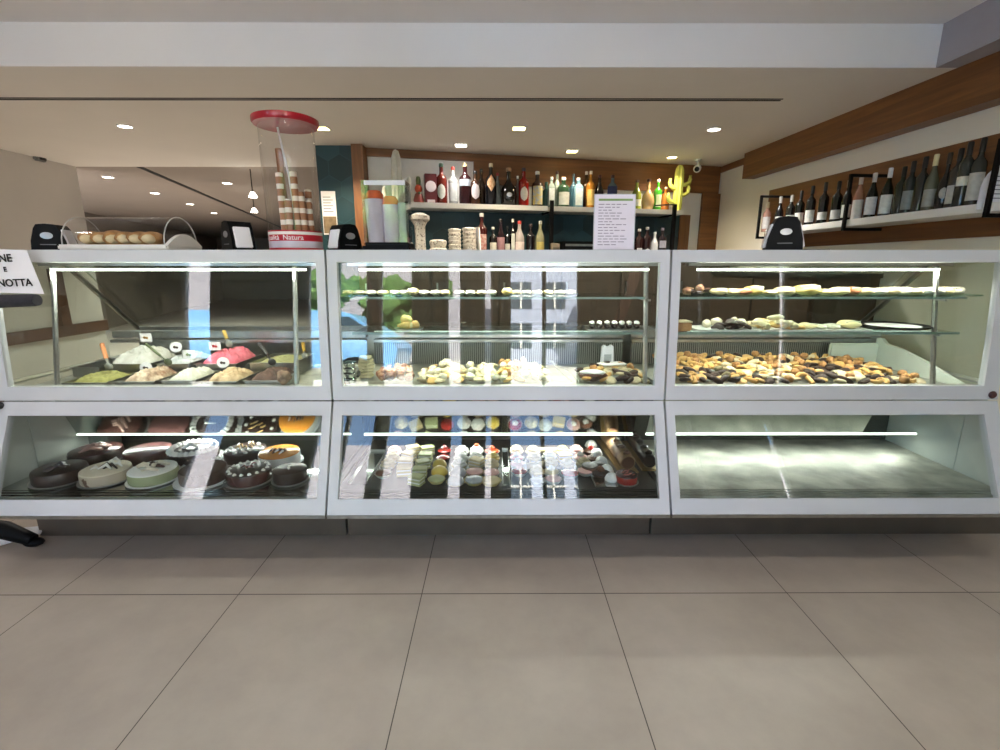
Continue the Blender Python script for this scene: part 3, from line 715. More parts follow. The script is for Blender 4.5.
# dark coffee grinder like box, beige carton
p = onwall(556, .3); t = thing('carton', 'small beige carton right of the yellowish bottle', 'box', (p.x, p.y, 1.3955), wr)
bm = nb(); box(bm, -.04, .04, -.03, .03, 0, .12, bev=.003); obj('box_body', bm, mat('carton_beige', '#9a8c78'), t); bm = nb(); box(bm, -.03, .03, -.032, -.03, .03, .08); obj('label', bm, mat('carton_label', '#6b6256'), t)
p = onwall(577, .25); t = thing('coffee_machine', 'low black bar machine between the carton and the printed notice', 'machine', (p.x, p.y, 1.3955), wr)
bm = nb(); box(bm, -.17, .17, -.15, .15, 0, .13, bev=.012); box(bm, -.17, .17, -.15, .15, .13, .135); obj('housing', bm, M_black, t)
bm = nb(); box(bm, -.165, .165, -.153, -.15, .09, .11); obj('front_strip', bm, M_steel, t)
# cup stacks
cupM = mat('patterned_cup', '#d6cfc6', .5, col2='#8f857c', scale=60, thr=.42)
def cupstack(px_, top, hw, words, n, urn=False):
    p = onwall(px_, .32); zc = (p-CAM).dot(CM @ Vector((0, 0, -1))); h = zat(px_, top, .32)-1.3955; r = hw/F*zc
    t = thing('cup_stack' if not urn else 'patterned_urn', words, 'cups' if not urn else 'urn', (p.x, p.y, 1.3955))
    if urn:
        bm = nb(); lathe(bm, [(r*.6, 0), (r*.66, h*.1), (r*.6, h*.4), (r*.64, h*.7), (r*.9, h*.8)], 20); obj('body', bm, cupM, t)
        bm = nb(); lathe(bm, [(r*.95, h*.8), (r*1.15, h*.84), (r*1.15, h*.93), (r*.5, h), (0, h)], 20); obj('rim', bm, cupM, t)
    else:
        for k in range(n):
            bm = nb(); z = h*k/n; hh = h/n
            lathe(bm, [(r*.88, z), (r, z+hh*.55), (r*1.02, z+hh*.8), (r*.9, z+hh*.97)], 18); obj('cup', bm, cupM, t)
        bm = nb(); lathe(bm, [(r*.9, h*.97), (r*.6, h*1.02), (0, h*1.03)], 18); obj('lid', bm, cupM, t)
cupstack(419, 213, 8, 'tall grey patterned pot with a wide rim right of the paper cups', 1, True)
cupstack(437, 240, 8, 'low short stack of patterned cups left of the two tall stacks', 2)
cupstack(454, 229, 6, 'tall stack of patterned paper cups, left one of the pair', 7)
cupstack(469, 228, 6.6, 'tall stack of patterned paper cups, right one of the pair', 7)
p = onwall(478.5, .34); t = obj('menu_card', (lambda b: (box(b, -.006, .006, -.05, .05, 0, .25), b)[1])(nb()), M_paper); t.location = (p.x, p.y, 1.3955); t.rotation_euler = (0, R(-4), wr+R(12))
tag(t, 'thin white card standing right of the patterned cup stacks', 'card')
# red tin and ornament at the left end of the shelf
p = onwall(431, .14); t = thing('gift_tin', 'dark red gift box with a white round emblem on the upper shelf', 'box', (p.x, p.y, SHZ), wr)
bm = nb(); box(bm, -.055, .055, -.04, .04, 0, .26, bev=.003); obj('box_body', bm, mat('tin_red', '#5c1518', .4), t)
bm = nb(); lathe(bm, [(.028, 0), (.048, 0), (.048, .003), (.028, .003)], 20, M=Matrix.Translation((0, -.041, .15)) @ Matrix.Rotation(R(90), 4, 'X')); box(bm, -.035, .035, -.043, -.04, .01, .035); box(bm, -.012, .012, -.043, -.04, .13, .165); obj('emblem', bm, mat('tin_white', '#e6d6d6'), t)
p = onwall(419, .14); t = thing('ornament', 'orange and green ornament bottle left of the red gift box', 'ornament', (p.x, p.y, SHZ), 0)
bm = nb(); lathe(bm, [(.04, 0), (.05, .03), (.035, .08), (.02, .1)], 16); obj('base', bm, mat('orn_red', '#8a3a30'), t)
bm = nb(); blob(bm, (0, 0, .13), (.036, .036, .04), 2); obj('body', bm, mat('orn_orange', '#c8502a', .4), t)
bm = nb(); lathe(bm, [(.02, .165), (.022, .2), (.016, .235), (0, .24)], 12); blob(bm, (.012, -.03, .09), (.014,)*3, 1); obj('top', bm, mat('orn_green', '#5d6b40'), t)
# cacti
def cactus(px0, zb, h, r, m, words, off, arms, flower=None):
    p = onwall(px0, off)
    t = thing('cactus_figure', words, 'ornament', (p.x, p.y, zb), wr)
    def rib(a, i): return 1+.12*math.cos(a*8)
    bm = nb(); lathe(bm, [(r*.85, 0), (r, h*.1), (r, h*.8), (r*.85, h*.92), (r*.5, h*.98), (0, h)], 32, wob=rib); obj('stem', bm, m, t)
    for sx, z, ln, hh in arms:
        bm = nb(); tube(bm, [(0, 0, z), (sx*ln*.6, 0, z+.005), (sx*ln*.95, 0, z+.03), (sx*ln, 0, z+hh*.6), (sx*ln, 0, z+hh*.95), (sx*ln, 0, z+hh)], r*.5, 12, [1, 1, 1, 1, .8, .3]); obj('arm', bm, m, t)
    bm = nb(); lathe(bm, [(r*1.1, 0), (r*1.1, .008), (0, .012)], 20); obj('foot', bm, m, t)
cactus(398, 1.395, zat(398, 149, .35)-1.395, .042, mat('cactus_white', '#d8d4c8', .5), 'tall off-white ceramic cactus behind the paper cups', .35, [(-1, .42, .11, .16), (1, .50, .10, .16)])
cactus(677, SHZ, zat(677, 164.5, .14)-SHZ, .043, mat('cactus_green', '#cfd262', .5, var=.15), 'yellow green ceramic cactus at the right end of the bottle shelf', .14, [(-1, .22, .10, .1), (1, .16, .12, .12), (1, .26, .13, .1), (-1, .08, .11, .1)])

# ------------------------------------------------------------------ right wall wine shelf
t = thing('wine_shelf', 'white wall shelf on the right wall that carries the wine bottles', 'shelf', tuple(RW0), rr)
sA = (onplane(763, 230, RW0+NR*.28, NR)-RW0).dot(RD)
bm = nb(); sB = (onplane(986, 230, RW0+NR*.28, NR)-RW0).dot(RD); box(bm, sA+.02, sB, -.27, -.016, 1.557, 1.60, bev=.002); obj('board', bm, M_white, t, False)
for px_ in (758, 843, 982):
    s_ = (onplane(px_, 220, RW0+NR*.285, NR)-RW0).dot(RD); bm = nb(); th = .018
    box(bm, s_, s_+th, -.29, -.29+th, 1.53, 1.885); box(bm, s_, s_+th, -.29, -.016, 1.885-th, 1.885); box(bm, s_, s_+th, -.29, -.016, 1.53, 1.53+th)
    obj('bracket', bm, M_blackmetal, t, False)
WB = [(767, .29, '#b98a78', '#c9b48c', 'bordeaux', ('#dcd6d2', .1, .5, 60), 'rosé bottle with a white label at the far left end of the wine shelf', .10),
 (779, .31, '#17181a', '#e8e2de', 'burgundy', ('#d6d6d2', .1, .4, 50), 'dark sparkling wine bottle with a white foil neck, left of its twin', .13),
 (790, .30, '#181a18', '#dad6d2', 'bordeaux', ('#d6d6cc', .12, .4, 60), 'dark wine bottle with a pale grey foil, right of the white-foiled one', .13),
 (799, .32, '#101412', '#141414', 'bordeaux', ('#e0ded4', .1, .4, 60), 'dark wine bottle with black foil, first of the four black ones', .13),
 (809.5, .34, '#121412', '#161212', 'bordeaux', ('#e0ded4', .1, .4, 60), 'dark wine bottle with black foil, second of the four black ones', .13),
 (822, .345, '#101214', '#120f10', 'bordeaux', ('#e4e2da', .12, .3, 60), 'dark wine bottle with black foil, third of the four black ones', .13),
 (835, .33, '#0f1210', '#141010', 'bordeaux', ('#dadad2', .1, .32, 60), 'dark wine bottle with black foil, fourth of the four black ones', .13),
 (845, .32, '#121512', '#d9cfc6', 'burgundy', ('#e0ded6', .1, .4, 50), 'dark wine bottle with a pale top behind the second black bracket', .15),
 (856, .335, '#a0705a', '#cfc4b6', 'burgundy', ('#dedad2', .04, .46, 60), 'clear rosé bottle with a large cream label', .13),
 (869, .33, '#10150f', '#ece8e2', 'burgundy', ('#e6e4de', .1, .48, 60), 'dark green wine bottle with white foil, left of the pair with big labels', .13),
 (883.5, .34, '#10160f', '#ece8e4', 'burgundy', ('#e6e6dc', .08, .46, 60), 'dark green wine bottle with white foil, right of the pair with big labels', .13),
 (897, .33, '#0d1f12', '#101210', 'bordeaux', None, 'very dark green unlabelled bottle right of the white-foiled pair', .12),
 (905, .35, '#262a28', '#1a1616', 'bordeaux', ('#8f9490', .1, .45, 60), 'grey glass spirit bottle with a silvery label and black cap', .13),
 (916, .36, '#20221f', '#121010', 'bordeaux', None, 'dark bottle with a tall black cap left of the clear one', .13),
 (926, .36, '#5e5d4c', '#e6d8a8', 'burgundy', ('#9a9a90', .1, .4, 60), 'clear straw-coloured bottle with a cream foil', .13),
 (939, .35, '#25201c', '#2a221c', 'squat', ('#b8b4aa', .2, .4, 30, 'oval'), 'round dark flask right of the clear straw-coloured bottle', .13),
 (949, .36, '#3a3430', '#1a1414', 'bordeaux', ('#c8c4ba', .1, .4, 60), 'brown bottle with a white label and dark cap near the right bracket', .13),
 (957, .38, '#34322a', '#181414', 'flat', ('#e8e2cc', .34, .48, 60), 'bottle with a cream neck band near the right bracket', .15),
 (969, .39, '#3a3c36', '#1c1816', 'bordeaux', ('#dedcd0', .1, .5, 60), 'tall clear bottle with a black cap, last before the framed notice', .13)]
for px_, h, c, cap, st, lb, words, off in WB:
    q = onplane(px_, 215, RW0+NR*off, NR)
    ang = math.atan2(q.y, q.x) - R(90)
    bottle((q.x, q.y, 1.6005), h*.88, .033, c, cap, st, lb, words+', on the right wall shelf' if False else words, ang, foil=True)
# rounded notice in the last bracket
p = atY(1007, 190, 2.47)
t = thing('round_notice', 'rounded white notice hanging in the black bracket at the right edge of the photo', 'notice', tuple(p))
bm = nb(); pts = [(-.13, -.09), (.13, -.09)] + [(.13*math.cos(R(a)), .0+.13*math.sin(R(a))) for a in range(0, 181, 12)]
v = [bm.verts.new((x, 0, z)) for x, z in pts]; f = bm.faces.new(v); r_ = bmesh.ops.extrude_face_region(bm, geom=[f]); bmesh.ops.translate(bm, vec=(0, .004, 0), verts=[q for q in r_['geom'] if isinstance(q, bmesh.types.BMVert)])
obj('sheet', bm, M_paper, t, False)
for k in range(7):
    bm = nb(); box(bm, -.09, .09-(k % 3)*.03, -.002, -.0005, -.06+k*.02, -.056+k*.02); obj('text_line', bm, mat('ink_grey', '#6f6f74'), t, False)

t = thing('added_dark_cabinet', 'added dark brown cabinet along the right wall, darkening the view below the wine shelf', 'cabinet', tuple(RW0), rr)  # invented cabinet, added to darken the background behind the right case
bm = nb(); box(bm, 1.0, 2.4, -.45, -.002, 0, 1.22); obj('body', bm, cabM, t, False)
bm = nb(); box(bm, 1.0, 2.42, -.47, -.002, 1.22, 1.25); obj('worktop', bm, MATS['bar_top'], t, False)
for k in range(2):
    bm = nb(); box(bm, 1.02+k*.69, 1.68+k*.69, -.465, -.45, .1, 1.2, bev=.003); obj('door', bm, cabM, t, False)

# camera, sensor
p = onplane(698, 160, A0+NB*.25, NB)
t = thing('security_camera', 'small white bullet camera under the ceiling near the right corner', 'camera', (p.x, p.y, CZ))
bm = nb(); lathe(bm, [(.035, 0), (.035, -.012), (.01, -.016), (.01, -.05)], 14); obj('mount', bm, M_white, t)
bm = nb(); lathe(bm, [(0, -.06), (.035, -.06), (.038, .02), (.03, .05), (0, .055)], 16, M=Matrix.Translation((0, 0, -.085)) @ Matrix.Rotation(R(-25), 4, 'Z') @ Matrix.Rotation(R(105), 4, 'X')); cb = obj('body', bm, M_white, t)
bm = nb(); lathe(bm, [(0, .056), (.024, .056), (.02, .062), (0, .062)], 14, M=Matrix.Translation((0, 0, -.085)) @ Matrix.Rotation(R(-25), 4, 'Z') @ Matrix.Rotation(R(105), 4, 'X')); obj('lens', bm, M_black, t)
p = atX(37, 157, -4.58)
t = thing('motion_sensor', 'small grey sensor high on the left wall', 'sensor', (p.x, p.y, p.z))
bm = nb(); box(bm, 0, .05, -.06, .06, -.04, .04, bev=.012); obj('housing', bm, mat('sensor_grey', '#7a7a78'), t)
bm = nb(); box(bm, .05, .055, -.03, .03, -.03, .0); obj('lens', bm, M_dark, t)
p = atY(329, 214, 4.62)
t = thing('wall_notice', 'white printed paper pinned on the teal tiled wall', 'notice', (p.x, 4.638, p.z))
bm = nb(); box(bm, -.065, .065, -.004, 0, -.18, .20); obj('sheet', bm, M_paper, t, False)
for k in range(6):
    bm = nb(); box(bm, -.05, .04-(k % 2)*.02, -.006, -.0045, .02+k*.025, .026+k*.025); obj('text_line', bm, mat('ink_grey', '#6f6f74'), t, False)
bm = nb(); box(bm, -.06, .06, -.006, -.0045, -.17, -.02); obj('photo', bm, mat('photo_tan', '#8a7458', .6, var=.3, scale=20), t, False)

# ------------------------------------------------------------------ things on the countertop
TZ = TOPZ+.0006
# napkin dispensers
def napkin(px_, Y, rz, words, w=.13, h=.118):
    p = atY(px_, 248, Y)
    t = thing('napkin_dispenser', words, 'napkin dispenser', (p.x, Y, TZ), rz)
    bm = nb(); pts = [(-w/2, 0), (w/2, 0), (w*.47, h*.35), (w*.34, h*.82), (w*.25, h*.97), (0, h), (-w*.25, h*.97), (-w*.34, h*.82), (-w*.47, h*.35)]
    prism(bm, pts, .10, Matrix.Translation((0, -.05, 0))); obj('body', bm, M_black, t)
    for s in (1, -1):
        bm = nb(); M = Matrix.Translation((s*w*.445, 0, h*.44)) @ Matrix.Rotation(s*R(-14), 4, 'Y'); box(bm, -.006, .006, -.036, .036, -h*.36, h*.36, M, bev=.003); obj('napkins', bm, M_paper, t)
    bm = nb(); lathe(bm, [(0, 0), (.024, 0), (.024, .002), (0, .003)], 20, M=Matrix.Translation((0, -.0505, h*.55)) @ Matrix.Diagonal((1, 1, .6, 1)) @ Matrix.Rotation(R(90), 4, 'X')); obj('badge', bm, mat('badge_silver', '#b9b9bb', .3, .6), t)
    bm = nb(); box(bm, -.03, .03, -.052, -.0505, h*.2, h*.23); obj('writing', bm, mat('badge_grey', '#77777a'), t)
    return t
napkin(56, 2.28, R(14), 'black napkin dispenser left of the clear bread box', .135, .115)
napkin(239, 2.30, R(-42), 'black napkin dispenser left of the wafer jar, white napkins showing', .13, .13)
napkin(345, 2.32, R(50), 'black napkin dispenser between the wafer jar and the paper cups', .12, .118)
napkin(782, 2.30, R(-20), 'black napkin dispenser alone on the right case in front of the wine shelf', .15, .15)
t = obj('black_tray', (lambda b: (box(b, -.055, .055, -.06, .06, 0, .006, bev=.002), b)[1])(nb()), M_black); p = atY(806, 249, 2.32); t.location = (p.x+.02, 2.32, TZ); tag(t, 'flat black tray right of the napkin dispenser on the right case', 'tray')
# clear bread box
bx0, bx1 = atY(68, 245, 2.26).x, atY(176, 245, 2.26).x
t = thing('bread_box', 'clear roll-top bread box of sliced buns on a white base', 'bread box', ((bx0+bx1)/2, 2.33, TZ))
hw = (bx1-bx0)/2
bm = nb(); box(bm, -hw, hw, -.13, .13, 0, .024, bev=.006); obj('base', bm, M_white, t)
bm = nb(); arc = [(.12*math.cos(R(a)), .025+.125*math.sin(R(a))) for a in range(0, 181, 12)]
for (c1, c2) in zip(arc[:-1], arc[1:]):
    v = [bm.verts.new((-hw+.02, c1[0], c1[1])), bm.verts.new((hw-.02, c1[0], c1[1])), bm.verts.new((hw-.02, c2[0], c2[1])), bm.verts.new((-hw+.02, c2[0], c2[1]))]; bm.faces.new(v)
bmesh.ops.remove_doubles(bm, verts=bm.verts, dist=1e-5)
obj('lid', bm, M_acrylic, t)
for s in (-1, 1):
    bm = nb(); v = [bm.verts.new((s*(hw-.02), y, z)) for y, z in arc]; bm.faces.new(v); obj('end_pane', bm, M_acrylic, t)
    bm = nb(); tube(bm, [(s*(hw-.018), y, z) for y, z in arc], .0025, 6); obj('end_rim', bm, mat('rim_clear_white', '#c9c9c6', .3), t)
bm = nb(); v = []
pts = [(-.13, .02)] + [(-.13+.26*i/14, .02+.055*math.sin(math.pi*i/14)) for i in range(1, 14)] + [(.13, .02)]
vv = [bm.verts.new((hw-.016, y, z)) for y, z in pts] ; f = bm.faces.new(vv); r_ = bmesh.ops.extrude_face_region(bm, geom=[f]); bmesh.ops.translate(bm, vec=(.018, 0, 0), verts=[q for q in r_['geom'] if isinstance(q, bmesh.types.BMVert)])
obj('end_cap', bm, M_white, t)
bunM = mat('golden_bun', '#d8a868', .55, col2='#8a5226', scale=14)
bunM2 = mat('cream_crumb', '#ecd9ae', .7, var=.1, scale=30)
for k in range(6):
    px_ = 91+k*12; p = atY(px_, 238, 2.28)
    b = thing('bun', 'golden sliced bun, %s in the clear bread box' % ('leftmost', 'second from the left', 'third from the left', 'third from the right', 'second from the right', 'rightmost')[k], 'bun', (p.x, 2.29, TZ+.0245), R(rng.uniform(-8, 8)))
    bm = nb(); blob(bm, (0, 0, .03), (.036, .07, .030+.006*(k == 2)), 3, .05, k); obj('crust', bm, bunM, b)
    bm = nb(); blob(bm, (.012, -.04, .026), (.024, .034, .021), 2, .04, k); obj('crumb', bm, bunM2, b)
# wafer jar
jp = atY(297, 249, 2.36); JR = .118; JH = .575
t = thing('wafer_jar', 'tall clear jar of rolled wafers with a red lid and red lettered band', 'jar', (jp.x, 2.36, TZ))
bm = nb(); n = 40
lathe(bm, [(JR, .004), (JR, JH-.03)], n); bm.faces.ensure_lookup_table()
bmesh.ops.delete(bm, geom=[f for f in bm.faces if len(f.verts) > 4], context='FACES_ONLY'); obj('cylinder', bm, M_acrylic, t)
bm = nb(); lathe(bm, [(0, JH-.034), (JR+.018, JH-.030), (JR+.024, JH-.022), (JR+.024, JH-.004), (JR+.015, JH), (0, JH)], 40); obj('lid', bm, mat('lid_red', '#b81c2e', .3, coat=.4), t)
bm = nb(); lathe(bm, [(0, .0), (JR-.004, 0), (JR-.004, .006), (0, .008)], 30); obj('base', bm, mat('jar_base', '#d8d8dc', .2), t)
bandM = mat('band_red', '#c22536', .4)
for a, b_, m_ in ((.002, .012, bandM), (.042, .07, bandM), (.07, .083, M_white), (.083, .089, bandM)):
    bm = nb(); lathe(bm, [(JR+.001, a), (JR+.001, b_)], 40); bmesh.ops.delete(bm, geom=[f for f in bm.faces if len(f.verts) > 4], context='FACES_ONLY'); obj('band', bm, m_, t)
bm = nb(); lathe(bm, [(JR+.0008, .012), (JR+.0008, .042)], 40); bmesh.ops.delete(bm, geom=[f for f in bm.faces if len(f.verts) > 4], context='FACES_ONLY'); obj('band', bm, mat('band_lilac', '#cdc3cf', .4), t)
textmesh('lettering', 'Qualità  Natura', .031, M_paper, t, Matrix.Rotation(R(-10), 4, 'Z') @ Matrix.Translation((0, 0, .056)), bend=JR+.001)
bm = nb(); tube(bm, [(-.03, -.02, JH-.04), (.005, -.03, .33), (.02, -.03, .1)], .0045, 6); o = obj('divider_rod', bm, mat('rod_white', '#e8e6e4', .4), t)
wafM = striped('wafer_stripes', '#a8714c', '#f0e2d2', .052, 'Z', .42, .7)
wafP = mat('wafer_plain', '#9c6a48', .7)
for k, (dx, dy, ln, tl, pl) in enumerate(((-.035, -.0, .44, -1, True), (-.03, -.04, .33, -1, False), (.035, -.04, .335, -1, False), (.0, -.06, .215, 1, False), (.06, -.03, .25, -2, False), (.078, 0, .22, -2, False), (.01, .035, .24, 2, False), (.055, .04, .27, 1, False))):
    w_ = thing('wafer_roll', ('plain brown wafer roll, tallest in the jar', 'striped wafer roll in front of the tallest plain one', 'tall striped wafer roll in the middle of the jar', 'short pale striped wafer roll between the two tall ones', 'striped wafer roll right of the middle one', 'striped wafer roll nearest the right side of the jar', 'short wafer roll at the back of the jar, left', 'wafer roll at the back of the jar, right')[k], 'wafer roll', (jp.x+dx, 2.36+dy, TZ+.012))
    w_.rotation_euler = (0, R(tl), 0)
    bm = nb(); lathe(bm, [(.010, 0), (.0155, .002), (.0155, ln-.002), (.010, ln), (.009, ln-.03)], 14); obj('roll', bm, wafP if pl else wafM, w_)
# paper cups dispenser
cpx = atY(389, 248, 2.36)
t = thing('cup_tray', 'low black tray under the paper cups', 'tray', (cpx.x, 2.36, TZ))
bm = nb(); box(bm, -.115, .115, -.08, .1, 0, .022, bev=.008); box(bm, -.10, .11, -.07, .09, .022, .038, bev=.006); obj('tray_body', bm, M_black, t)
ct = thing('cup_rack', 'clear acrylic rack with a white top strip around the paper cups', 'rack', (cpx.x, 2.36, TZ+.0385))
bm = nb(); x0_, x1_, y0_, y1_, H_ = -.1, .1, -.06, .08, .27
for a in ((x0_, x0_+.003, y0_, y1_), (x1_-.003, x1_, y0_, y1_), (x0_, x1_, y0_, y0_+.003)): box(bm, a[0], a[1], a[2], a[3], 0, H_)
obj('panes', bm, M_acrylic, ct, False)
bm = nb(); box(bm, x0_+.015, x1_, y0_-.004, y0_-.001, H_-.022, H_-.002); obj('top_strip', bm, M_paper, ct, False)
for dx, h, w1, oc, words in ((-.055, .195, .046, True, 'stack of lilac-white paper cups with an orange top, taller left stack'), (.018, .17, .042, True, 'stack of lilac-white paper cups with an orange top, shorter right stack'), (.075, .18, .026, False, 'pale green stack of small cups right of the orange-topped stacks')):
    s_ = thing('cup_stack', words, 'cups', (cpx.x+dx, 2.36-.005, TZ+.0386))
    bm = nb(); pr = []
    for k in range(9): pr += [(w1*(.80+.02*k), h*k/9), (w1*(.82+.02*k), h*(k+.9)/9)]
    lathe(bm, pr, 20); obj('cups', bm, mat('cup_lilac', '#e6dde6', .6) if oc else mat('cup_green', '#c2d0bf', .6), s_)
    if oc:
        bm = nb(); lathe(bm, [(w1*.92, h), (w1*.86, h+.02), (w1*.6, h+.036), (0, h+.036)], 20); obj('lid', bm, mat('cup_orange', '#ee6a2c', .5), s_)
        
# printed notice in a holder
a = atY(594, 249, 2.2); b_ = atY(636.5, 200, 2.26)
t = thing('notice_holder', 'printed white price list with a green heading standing on the middle case', 'sign', ((a.x+b_.x)/2, 2.24, TZ))
hw = .093; hh = .245
MT = Matrix.Rotation(R(-5), 4, 'X')
bm = nb(); box(bm, -hw, hw, 0, .003, 0, hh, MT); obj('pane', bm, mat('sleeve_white', '#dcdadc', .2), t, False)
bm = nb(); box(bm, -hw+.004, hw-.004, -.002, -.0003, .004, hh-.004, MT); obj('sheet', bm, mat('price_sheet', '#efe6ee', .7, var=.02), t, False)
bm = nb(); box(bm, -hw+.02, hw-.014, -.0035, -.0022, hh-.03, hh-.021, MT); obj('heading', bm, mat('heading_green', '#8fae6c', .7), t, False)
for k in range(15):
    bm = nb(); g_ = random.Random(k); x = -hw+.02
    for j in range(g_.randint(3, 6)):
        l_ = g_.uniform(.012, .03)
        if x+l_ > hw-.02: break
        box(bm, x, x+l_, -.0035, -.0022, hh-.047-k*.0125, hh-.0435-k*.0125, MT); x += l_+.006
    obj('text_line', bm, mat('ink_light', '#a99aa8'), t, False)
bm = nb(); box(bm, -hw, hw, -.01, .05, 0, .003); obj('foot', bm, M_acrylic, t, False)

# paper sign at the left corner
pc = atY(8, 271, 2.075)
t = thing('paper_sign', 'white paper sign with black capital letters at the left corner of the cases', 'sign', (pc.x, 2.075, pc.z))
bm = nb(); v = [bm.verts.new(q) for q in ((-.2, 0, .095), (.095, 0, .085), (.135, -.004, -.095), (-.2, -.004, -.085))]
f = bm.faces.new(v); r_ = bmesh.ops.extrude_face_region(bm, geom=[f]); bmesh.ops.translate(bm, vec=(0, .0015, 0), verts=[q for q in r_['geom'] if isinstance(q, bmesh.types.BMVert)]); obj('sheet', bm, M_paper, t, False)
ink = mat('black_ink', '#141414', .7, var=.02)
for s_, x, z, sz in (('PANE', .035, .052, .044), ('E', -.003, .006, .027), ('PAGNOTTA', .098, -.048, .042)):
    textmesh('lettering', s_, sz, ink, t, Matrix.Translation((x, -.008, z)) @ Matrix.Rotation(R(-1.5), 4, 'Y'), align='RIGHT' if s_ != 'E' else 'CENTER', ext=.0004, bold=.0009)
p = atY(14, 301, 2.05)
t = thing('rolled_cloth', 'dark grey roll hanging just under the paper sign', 'roll', (p.x, 2.07, p.z))
bm = nb(); lathe(bm, [(0, -.12), (.024, -.12), (.028, -.1), (.026, .06), (.024, .08), (0, .083)], 18, M=Matrix.Rotation(R(88), 4, 'Y')); obj('roll', bm, mat('roll_grey', '#35343a', .9, bump=.5, scale=40), t)
bm = nb(); lathe(bm, [(.0275, -.106), (.0295, -.106), (.0295, -.098), (.0275, -.098)], 18, M=Matrix.Rotation(R(88), 4, 'Y')); obj('ring', bm, M_white, t)
# support foot and paper at bottom left
p = atZ(4, 540, .02)
t = thing('folded_paper', 'crumpled white paper on the floor beside the black foot', 'paper', (p.x, p.y, .001))
bm = nb(); v = [bm.verts.new(q) for q in ((-.2, -.05, 0), (-.02, -.07, .01), (.13, .05, .02), (.10, .10, .03), (.0, .05, .045), (-.1, .03, .02))]
f = bm.faces.new(v); r_ = bmesh.ops.extrude_face_region(bm, geom=[f]); bmesh.ops.translate(bm, vec=(0, 0, .006), verts=[q for q in r_['geom'] if isinstance(q, bmesh.types.BMVert)]); obj('sheet', bm, M_paper, t, False)
p0 = atZ(-6, 523, .22); p1 = atZ(40, 536, .03)
t = thing('stand_foot', 'black sloping stand foot at the left end of the cases', 'stand', (p1.x, 2.06, 0))
bm = nb(); tube(bm, [(-.26, -.02, .13), (-.13, 0, .085), (0, .0, .03)], .035, 10, [1, 1.2, .8]); obj('leg', bm, M_black, t)
bm = nb(); blob(bm, (0, 0, .02), (.05, .03, .02), 2); obj('tip', bm, M_black, t)

# ------------------------------------------------------------------ gelato
def tub(px_, Y, w, d, words, col, col2, h, zt, seed, drop=None):
    p = atY(px_, 365, Y); x = p.x
    t = thing('gelato_tub', words, 'gelato tub', (x, Y, DECK))
    bm = nb(); wl = .003; ztop = zt-DECK
    for a in ((-w/2, -w/2+wl, -d/2, d/2), (w/2-wl, w/2, -d/2, d/2), (-w/2, w/2, -d/2, -d/2+wl), (-w/2, w/2, d/2-wl, d/2)): box(bm, *a, 0.001, ztop)
    box(bm, -w/2, w/2, -d/2, d/2, .001, .004)
    box(bm, -w/2-.008, w/2+.008, -d/2-.006, -d/2, ztop-.003, ztop); box(bm, -w/2-.008, w/2+.008, d/2, d/2+.006, ztop-.003, ztop)
    obj('pan', bm, M_steel, t, False)
    if col:
        bm = nb(); g = random.Random(seed)
        r_ = bmesh.ops.create_grid(bm, x_segments=40, y_segments=44, size=.5)
        ph = [g.uniform(0, 6) for _ in range(6)]
        for q in r_['verts']:
            X, Y_ = q.co.x, q.co.y
            e = (1-(2*abs(X))**4)*(1-(2*abs(Y_))**4)
            n = .75+.25*math.sin(7*X+ph[0]+3*Y_)*math.sin(8*Y_+ph[1]) + .16*math.sin(27*X+ph[2]+9*Y_)*math.sin(29*Y_+ph[3]+7*X) + .1*math.sin(48*X+ph[4])*math.sin(43*Y_)
            q.co = Vector((X*(w-.01), Y_*(d-.01), ztop-.02 + e*h*(.45+.55*max(0, n)*(.7+.6*Y_))))
        m_ = mat('gelato_'+col, col, .65, col2=col2, scale=26, bump=.5, bscale=60, thr=None)
        obj('gelato', bm, m_, t)
    return t, x
tub(100, 2.27, .2, .22, 'tub of olive green pistachio gelato, leftmost in front', '#a8a560', '#7f7c40', .05, .775, 1)
tub(150, 2.27, .17, .22, 'tub of cream gelato with chopped hazelnuts, second in front', '#e0cdb0', '#7a4a28', .07, .78, 2)
tub(191, 2.27, .155, .22, 'tub of white cream gelato in the front row', '#dedcc8', '#c6c4b0', .065, .785, 3)
tub(230, 2.27, .165, .22, 'tub of beige caramel gelato in the front row', '#ddc39c', '#a98a60', .065, .78, 4)
tub(272, 2.27, .165, .22, 'tub of dark chocolate gelato in the front row with a black scoop', '#6a4c3c', '#3a241c', .065, .785, 5)
tub(106, 2.56, .14, .26, 'empty steel tub at the far left of the back row', None, None, 0, .79, 6)
tub(146, 2.56, .23, .27, 'tub heaped with fluffy white gelato in the back row', '#dcdbd2', '#c6c3b6', .10, .81, 7)
tub(190, 2.56, .16, .27, 'tub of pale grey-white gelato in the back row', '#d2d6d4', '#b4b9b8', .06, .81, 8)
tub(231, 2.56, .21, .27, 'tub of bright pink strawberry gelato', '#f08290', '#d25a6c', .09, .81, 9)
tub(284, 2.56, .23, .27, 'tub of smooth olive pistachio gelato in the back row', '#a8a672', '#8f8d58', .03, .815, 10)
def scoop(pa, pb, Y, words, c1, c2='#8b8c80', blade=True, rad=.009):
    a = atY(*pa, Y+.05); b_ = atY(*pb, Y-.02)
    t = thing('gelato_spatula', words, 'spatula', tuple(b_))
    d = a-b_; bm = nb(); tube(bm, [d*.35, d], rad, 8, [1, 1.1]); obj('handle', bm, mat('handle_'+c1, c1, .4), t)
    bm = nb(); tube(bm, [d*0, d*.36], rad*.6, 6); blob(bm, (0, 0, .0), (.02, .008, .018), 2); obj('blade', bm, mat('blade_'+c2, c2, .4), t)
scoop((102, 344), (109, 367), 2.3, 'spatula with an orange handle stuck in the left pistachio gelato', '#d88a50')
scoop((146, 344), (168, 362), 2.3, 'olive green spatula lying across the white gelato', '#5f6a48', '#4f5a40', rad=.006)
